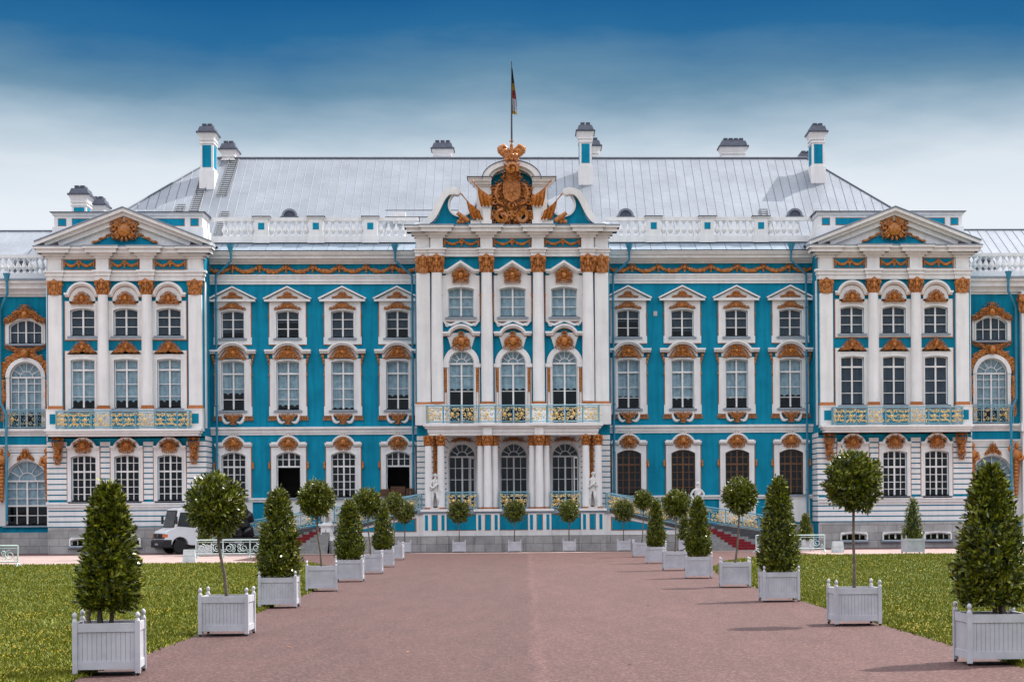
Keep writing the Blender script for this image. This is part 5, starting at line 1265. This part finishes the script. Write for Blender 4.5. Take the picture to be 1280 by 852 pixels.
def ball_tree(seed, r, zc, n=6000, rz=None, lean=0):
    root = empty('standard_tree'); r *= .85; cr_ = crown(root, 'ball', seed, r, (rz or r*1.05)*.96, zc, n, dx=lean)
    t = MB(); pts = [(0,0,.6),(.015+lean*.3,0,1.1),(-.01+lean*.7,.01,1.6),(lean,0,zc-.3*r)]; t.tube(pts, [.036,.030,.027,.025], 8)
    for k in range(5): a = k*1.3; t.tube([(lean,0,zc-r*.85),(lean+r*.4*math.cos(a),r*.4*math.sin(a),zc-r*.2)], [.018,.01], 5)
    t.build('trunk', m_bark, root, True); return root
PB = planter_proto(); first = [True]
def planter(x, y, rz, label, k=1.0, group='white slatted planter boxes lining the path'):
    o = PB if first[0] else copy_tree(PB); first[0] = False
    o.location = (x, y, .004); o.rotation_euler = (0,0,rz); o.scale = (k,k,k); tag(o, label, 'planter', group); return o
rows_ = [ # side, order, x, y(front face), kind, width/r, z
 ('left',1,-5.17,-96.6,'c',.82,2.66,.92),('left',2,-4.87,-87.57,'b',.55,2.41,0),('left',3,-5.26,-76.57,'c',1.06,2.85,.78),('left',4,-5.3,-66.18,'b',.50,2.69,0),
 ('left',5,-5.19,-57.96,'c',.98,2.73,.78),('left',6,-5.19,-49.05,'b',.51,2.67,0),('left',7,-5.41,-39.28,'c',.92,2.75,.78),('left',8,-5.83,-25.69,'b',.52,2.8,0),
 ('right',1,7.42,-96.32,'c',1.10,2.86,.86),('right',2,7.11,-86.12,'b',.55,2.80,0),('right',3,6.99,-75.52,'c',1.06,3.08,.78),('right',4,6.91,-65.82,'b',.50,2.70,0),
 ('right',5,6.56,-57.42,'c',.90,2.74,.78),('right',6,6.45,-48.12,'b',.52,2.55,0),('right',7,6.46,-36.89,'c',.88,2.85,.78),('right',8,6.59,-23.77,'b',.49,2.87,0)]
ordw = {1:'nearest the camera',2:'second from the front',3:'third from the front',4:'fourth from the front',5:'fifth from the front',6:'sixth from the front',7:'seventh from the front',8:'farthest back'}
for side, k, x, y, kind, a, zt, zb in rows_:
    yc = y+.5; rz = math.radians(random.uniform(-4.5,4.5)+(1.5 if side == 'left' else -1.5)); tt = 'cone-shaped' if kind == 'c' else 'round-headed'
    planter(x, yc, rz, 'white slatted planter holding a %s tree, %s in the %s row' % (tt, ordw[k], side))
    nn = int(np.interp(y, [-97,-20], [15000, 5500]))
    lf = float(np.interp(y, [-97,-20], [.082,.12]))
    if kind == 'c':
        o = cone_tree(k*3+(side == 'right'), a, zb, zt, nn); o.rotation_euler = (0,0,random.random()*6)
        tag(o, 'cone-shaped clipped bay tree in a white planter, %s in the %s row' % (ordw[k], side), 'tree', 'clipped bay trees along the path')
    else:
        o = ball_tree(k*5+(side == 'right'), a, zt, int(nn*.8), lean={('left',2):-.19,('left',4):-.13,('left',6):-.1,('right',4):.17,('right',6):.08,('right',8):.12}.get((side,k),.01))
        tag(o, 'round-headed standard tree on a bare stem, %s in the %s row' % (ordw[k], side), 'tree', 'clipped bay trees along the path')
    o.location = (x, yc, .004)
front = [(-6.4,'beside the left end of the terrace'),(-3.2,'in front of the left portico opening'),(.05,'in front of the middle of the portico'),(3.25,'in front of the right portico opening'),(6.45,'beside the right end of the terrace')]
bt = None
for i, (x, wh) in enumerate(front):
    planter(x, -7.3, 0, 'small white planter holding a round tree '+wh, .84, 'white planters in front of the portico')
    if bt is None: bt = ball_tree(77, .64, 2.38, 5200, .60); o = bt
    else: o = copy_tree(bt)
    o.location = (x, -7.3, .004); o.rotation_euler = (0,0,i*1.3)
    tag(o, 'small round-headed tree on a thin stem '+wh, 'tree', 'round trees in front of the portico')
ex = [(10.07,-7.4,.86,.86,2.0,'beside the pedestal of the right staircase statue'),(20.98,-20.7,1.1,1.1,2.95,'standing alone before the right pavilion'),(16.64,-11.5,.86,.9,2.15,'behind the right iron fence'),(-17.2,-12.5,.86,.9,2.1,'behind the left iron fence'),(-21.45,-20.5,1.1,1.1,2.95,'standing alone before the left pavilion')]
for i, (x, y, k, w_, zt, wh) in enumerate(ex):
    planter(x, y, .05*i, 'white planter holding a dark cone tree, '+wh, k, 'white planters near the palace wall')
    o = cone_tree(40+i, w_, .62*k, zt, 4600); o.location = (x, y, .004); tag(o, 'dark cone-shaped tree '+wh, 'tree', 'cone trees near the palace wall')

# ------------------------------------------------------------------ iron fences and blocks
def iron_fence(x0, x1, y, label, h=.95):
    root = empty('iron_fence', ((x0+x1)/2, y, 0)); tag(root, label, 'fence', 'low ornamental iron fences'); w_ = x1-x0
    b = MB(); b.tube([(-w_/2,0,h),(w_/2,0,h)], .035, 6); b.tube([(-w_/2,0,.22),(w_/2,0,.22)], .03, 6); b.tube([(-w_/2,0,h-.12),(w_/2,0,h-.12)], .015, 5); b.build('rail', m_iron, root)
    n = max(1, round(w_/1.7)); p = w_/n
    for i in range(n+1):
        q = MB(); x = -w_/2+i*p; q.tube([(x,0,.0),(x,0,h+.03)], .032, 6); q.tube([(x-.18,0,.02),(x,0,.16),(x+.18,0,.02)], .02, 5); q.tube([(x,-.22,.02),(x,0,.18),(x,.22,.02)], .02, 5); q.build('post', m_iron, root)
    q = MB()
    for i in range(n):
        c = -w_/2+(i+.5)*p; zm = (h-.12+.22)/2
        for s in (1,-1):
            q.scroll(c+s*p*.27, zm, .23, 0, PI/2 if s > 0 else PI/2, 1.6, s, .022); q.scroll(c+s*p*.10, zm+.1, .12, 0, -PI/2, 1.3, -s, .018); q.scroll(c+s*p*.12, zm-.12, .12, 0, PI/2, 1.3, s, .018); q.scroll(c+s*p*.43, zm-.14, .10, 0, 0, 1.2, -s, .016)
    q.build('scrollwork', m_iron, root, True, 70)
iron_fence(-16.9, -12.6, -17.3, 'pale green iron fence with scrolls behind the left row of trees')
iron_fence(-25.5, -22.3, -33.2, 'pale iron fence with scrolls at the left edge of the photo')
iron_fence(13.4, 17.2, -14.9, 'pale iron fence with scrolls on the right lawn side')
def block(x, y, m, label):
    q = MB(); q.tbox(0, 0, 0, .28, .62, .42, .60, .40); q.tbox(0, 0, .30, .60, .58, .38, .54, .36); q.tbox(0, 0, .28, .30, .54, .34, .54, .34)
    o = q.build('concrete_block', m); o.location = (x, y, 0); o.rotation_euler = (0,0,.1); tag(o, label, 'block', 'stacked concrete blocks')
block(-15.75, -26.3, m_concrete, 'pale stacked block beside the left lawn near the van'); block(17.85, -15.4, m_concrete, 'pale stacked block beside the right lawn near the iron fence')
# small green chair between planters
ch = empty('chair', (-7.2, -11.5, 0)); tag(ch, 'small green plastic chair behind the left row of planters', 'chair')
MB().box(-.22,.22,-.2,.2,.38,.43).build('seat', m_green, ch); MB().box(-.22,.22,.18,.22,.44,.85).build('backrest', m_green, ch)
for sx in (1,-1):
    for sy in (1,-1): MB().box(sx*.2-.02, sx*.2+.02, sy*.18-.02, sy*.18+.02, 0, .38).build('leg', m_green, ch)

# brown slatted crates in the open ground-floor window
def crate(x, y, z, w_, h, label):
    q = MB(); n = int(w_/.11)
    for i in range(n): xx = -w_/2+w_*(i+.5)/n; q.box(xx-.045, xx+.045, -.16, -.13, 0, h); q.box(xx-.045, xx+.045, .13, .16, 0, h)
    q.box(-w_/2, w_/2, -.13, .13, 0, .03); q.box(-w_/2, w_/2, -.13, -.11, h*.7, h*.85); q.box(-w_/2, -w_/2+.03, -.129, .129, .03, h); q.box(w_/2-.03, w_/2, -.129, .129, .03, h)
    o = q.build('wooden_crate', m_wood); o.location = (x, y, z); tag(o, label, 'crate', 'brown slatted crates in the open window')
crate(-7.2, -.42, 3.38, .9, .62, 'brown slatted crate in the open window beside the portico, middle one'); crate(-6.45, -.42, 3.38, .5, .50, 'brown slatted crate at the right end of the window row'); crate(-8.0, -.42, 3.38, .6, .46, 'brown slatted crate at the left end of the window row')

# ------------------------------------------------------------------ van
def van():
    root = empty('van', (-21.15, -4.9, 0), math.radians(30)); tag(root, 'white delivery van with an open side door parked by the left pavilion', 'van')
    def prof(pts, y0, y1, nm, m, par=None, bev=.04):
        q = MB(); q.prism(pts, y0, y1); o = q.build(nm, m, par or root)
        if bev:
            b = o.modifiers.new('bevel', 'BEVEL'); b.width = bev; b.segments = 3; b.limit_method = 'ANGLE'; b.angle_limit = math.radians(25)
            o.data.polygons.foreach_set('use_smooth', [True]*len(o.data.polygons)); o.data.set_sharp_from_angle(angle=math.radians(35))
        return o
    # x: 0 front .. 6 rear ; y: -1 (camera side) .. 1
    def arch(cx, r=.50): return [(cx-r*math.cos(PI*i/8), .55+r*math.sin(PI*i/8)*.92) for i in range(9)]
    cab = [(0,.55),(.02,1.05),(.12,1.32),(.95,1.50),(1.05,1.52),(1.05,.55)]
    low = [(0.02,.50)]+[(q[0],q[1]) for q in arch(1.0)]+[(1.7,.50),(3.2,.50)]+arch(3.9)+[(4.9,.50),(4.9,2.75),(1.2,2.75),(.92,2.66),(.66,1.55),(.14,1.36),(.02,1.05)]
    body = prof(low, -.98, .98, 'body', m_van)
    gl = MB(); gl.add([(.66,-.86,1.62),(.66,.86,1.62),(.87,.80,2.54),(.87,-.80,2.54)], [(0,1,2,3)]); gl.mapped(lambda a,b,c: (a-.05,b,c)); gl.build('windscreen', m_vglass, root)
    bk = MB(); bk.add([(.65,-.90,1.58),(.65,.90,1.58),(.885,.84,2.60),(.885,-.84,2.60)], [(0,1,2,3)]); bk.mapped(lambda a,b,c: (a-.03,b,c)); bk.build('windscreen_seal', m_black, root)
    q = MB(); q.prism([(.86,1.68),(1.05,2.42),(1.95,2.42),(1.95,1.60)], -.992, -.975); q.build('side_window', m_vglass, root)
    q = MB(); q.prism([(.81,1.64),(1.01,2.47),(2.0,2.47),(2.0,1.55)], -.987, -.975); q.build('window_seal', m_black, root)
    q = MB(); q.box(2.12,2.85,-.99,-.97,.62,2.35); q.build('doorway_dark_panel', m_black, root)  # flat black panel, the shade of the open doorway painted on the side
    dr = MB().box(2.9,3.75,-1.08,-1.02,.62,2.38).build('sliding_door', m_van, root); MB().box(3.0,3.65,-1.09,-1.075,1.6,2.2).build('door_window', m_vglass, dr)
    q = MB(); q.box(3.85,4.7,-.992,-.97,1.6,2.2); q.build('side_window', m_vglass, root)
    g = MB(); g.box(-.05,.0,-.55,.55,.92,1.22)
    for z in (.98,1.06,1.14): g.box(-.07,-.04,-.52,.52,z,z+.02)
    gr = g.build('grille', m_black, root)
    e = MB(); n = 16; e.tube([(-.08,.11*math.cos(2*PI*i/n),1.08+.11*math.sin(2*PI*i/n)) for i in range(n+1)], .012, 5)
    for k in range(3): a = PI/2+2*PI*k/3; e.tube([(-.08,0,1.08),(-.08,.11*math.cos(a),1.08+.11*math.sin(a))], .012, 4)
    e.build('emblem', m_rim, gr)
    for s in (1,-1):
        hl = MB().box(-.03,.16,s*.62,s*.97,.92,1.20).build('headlight', m_vglass, root); q = MB(); q.box(-.035,.22,s*.80,s*.99,1.0,1.18); q.build('indicator', m_amber, hl)
        m = MB(); m.tube([(.82,s*.98,2.0),(.70,s*1.18,2.0)], .02, 5); mm = m.build('mirror', m_black, root); MB().box(.64,.72,s*1.08,s*1.30,1.78,2.24).build('mirror_glass', m_black, mm)
    bm_ = prof([(-.12,.38),(-.12,.78),(-.02,.86),(.48,.86),(.45,.38)], -1.0, 1.0, 'bumper', m_black)
    MB().box(-.14,-.12,-.26,.26,.52,.64).build('number_plate', m_fwh, root)
    for cx in (1.0,3.9):
        for s in (1,-1):
            t = MB(); t.lathe([(.28,-.11),(.38,-.11),(.41,-.06),(.41,.06),(.38,.11),(.28,.11)], 0, 0, 24); t.mapped(lambda a,b,c: (cx+a, s*.86+c, .41+b)); wo = t.build('wheel', m_tyre, root, True, 40)
            t = MB(); t.lathe([(.02,.02),(.10,.06),(.14,.02),(.24,.05),(.28,.09),(.28,-.09)], 0, 0, 20); t.mapped(lambda a,b,c: (cx+a, s*(.86+c+.0), .41+b)); t.build('rim', m_rim, wo, True, 40)
    q = MB(); q.box(2.0,2.1,-.995,-.98,1.3,1.36); q.build('door_handle', m_black, root)
    q = MB(); q.box(.3,4.7,-.8,.8,.35,.52); q.build('chassis', m_black, root)
    MB().box(2.15,2.8,-.80,-.5,.9,1.45).build('seat', m_fred, root)
van()
# heap of black bags on a cart behind the fence
ct = empty('cart', (-16.6, -4.9, 0)); tag(ct, 'low dark flat cart under the heap of black bags', 'cart')
MB().box(-1.2,1.0,-.55,.55,.75,.95).build('deck', m_steel, ct)
for sx in (-.8,.7):
    for sy in (-.5,.5):
        t = MB(); t.lathe([(.1,-.06),(.36,-.06),(.36,.06),(.1,.06)], 0, 0, 16); t.mapped(lambda a,b,c: (sx+a, sy+c, .36+b)); t.build('wheel', m_tyre, ct, True, 40)
bags = [(-17.2,0,1.3,.42),(-16.5,-.1,1.28,.45),(-15.9,.05,1.3,.42),(-16.9,.1,1.85,.42),(-16.2,-.1,1.85,.45),(-15.85,.1,2.15,.36),(-16.75,0,2.4,.40),(-16.25,-.05,2.55,.42),(-16.5,.05,3.0,.36),(-17.4,-.05,1.75,.36)]
wh = ['at the left foot of','low in the middle of','at the right foot of','left of centre in','right of centre in','bulging from the right side of','upper left in','upper right in','on top of','sticking out at the left of']
for i, (x, dy, z, r) in enumerate(bags):
    rnd = random.Random(i); q = MB(); nu, nv = 18, 12; vs = []
    for j in range(nv+1):
        p = PI*j/nv
        for k in range(nu):
            t = 2*PI*k/nu; rr = r*(1+.10*math.sin(3*t+i+2*p)+.08*math.sin(5*p+t*2)+rnd.uniform(-.05,.05)); vs.append((rr*math.sin(p)*math.cos(t), rr*math.sin(p)*math.sin(t), rr*math.cos(p)*.95))
    q.add(vs, [(j*nu+k,j*nu+(k+1)%nu,(j+1)*nu+(k+1)%nu,(j+1)*nu+k) for j in range(nv) for k in range(nu)]); q.tube([(0,0,r*.85),(.03,0,r*1.15)], [.05,.08], 6)
    o = q.build('black_bag', m_bag, None, True, 50); o.location = (x, -4.9+dy, z); o.rotation_euler = (0,.2*math.sin(i),i); tag(o, 'shiny black filled bag %s the heap behind the fence' % wh[i], 'bag', 'black bags heaped beside the staircase')
# leaves and scraps lying on the asphalt
for i, (x, y) in enumerate(((-3.3,-90.8),(-1.2,-92.3),(-3.0,-84.5),(3.6,-77.0),(2.2,-95.3))):
    q = MB(); q.add([(-.05,0,.006),(0,-.03,.012),(.06,0,.006),(0,.03,.015)], [(0,1,2,3)]); o = q.build('fallen_leaf', m_wood if i > 2 else m_ochre); o.location = (x, y, 0); o.rotation_euler = (0,0,i)
    tag(o, ['dry leaf on the asphalt near the second left planter','dry leaf lying in the left middle of the path','dry leaf beside the left row in the shade','dark scrap right of the path middle','dark leaf in the nearest right part of the path'][i], 'leaf', 'dry leaves on the asphalt')
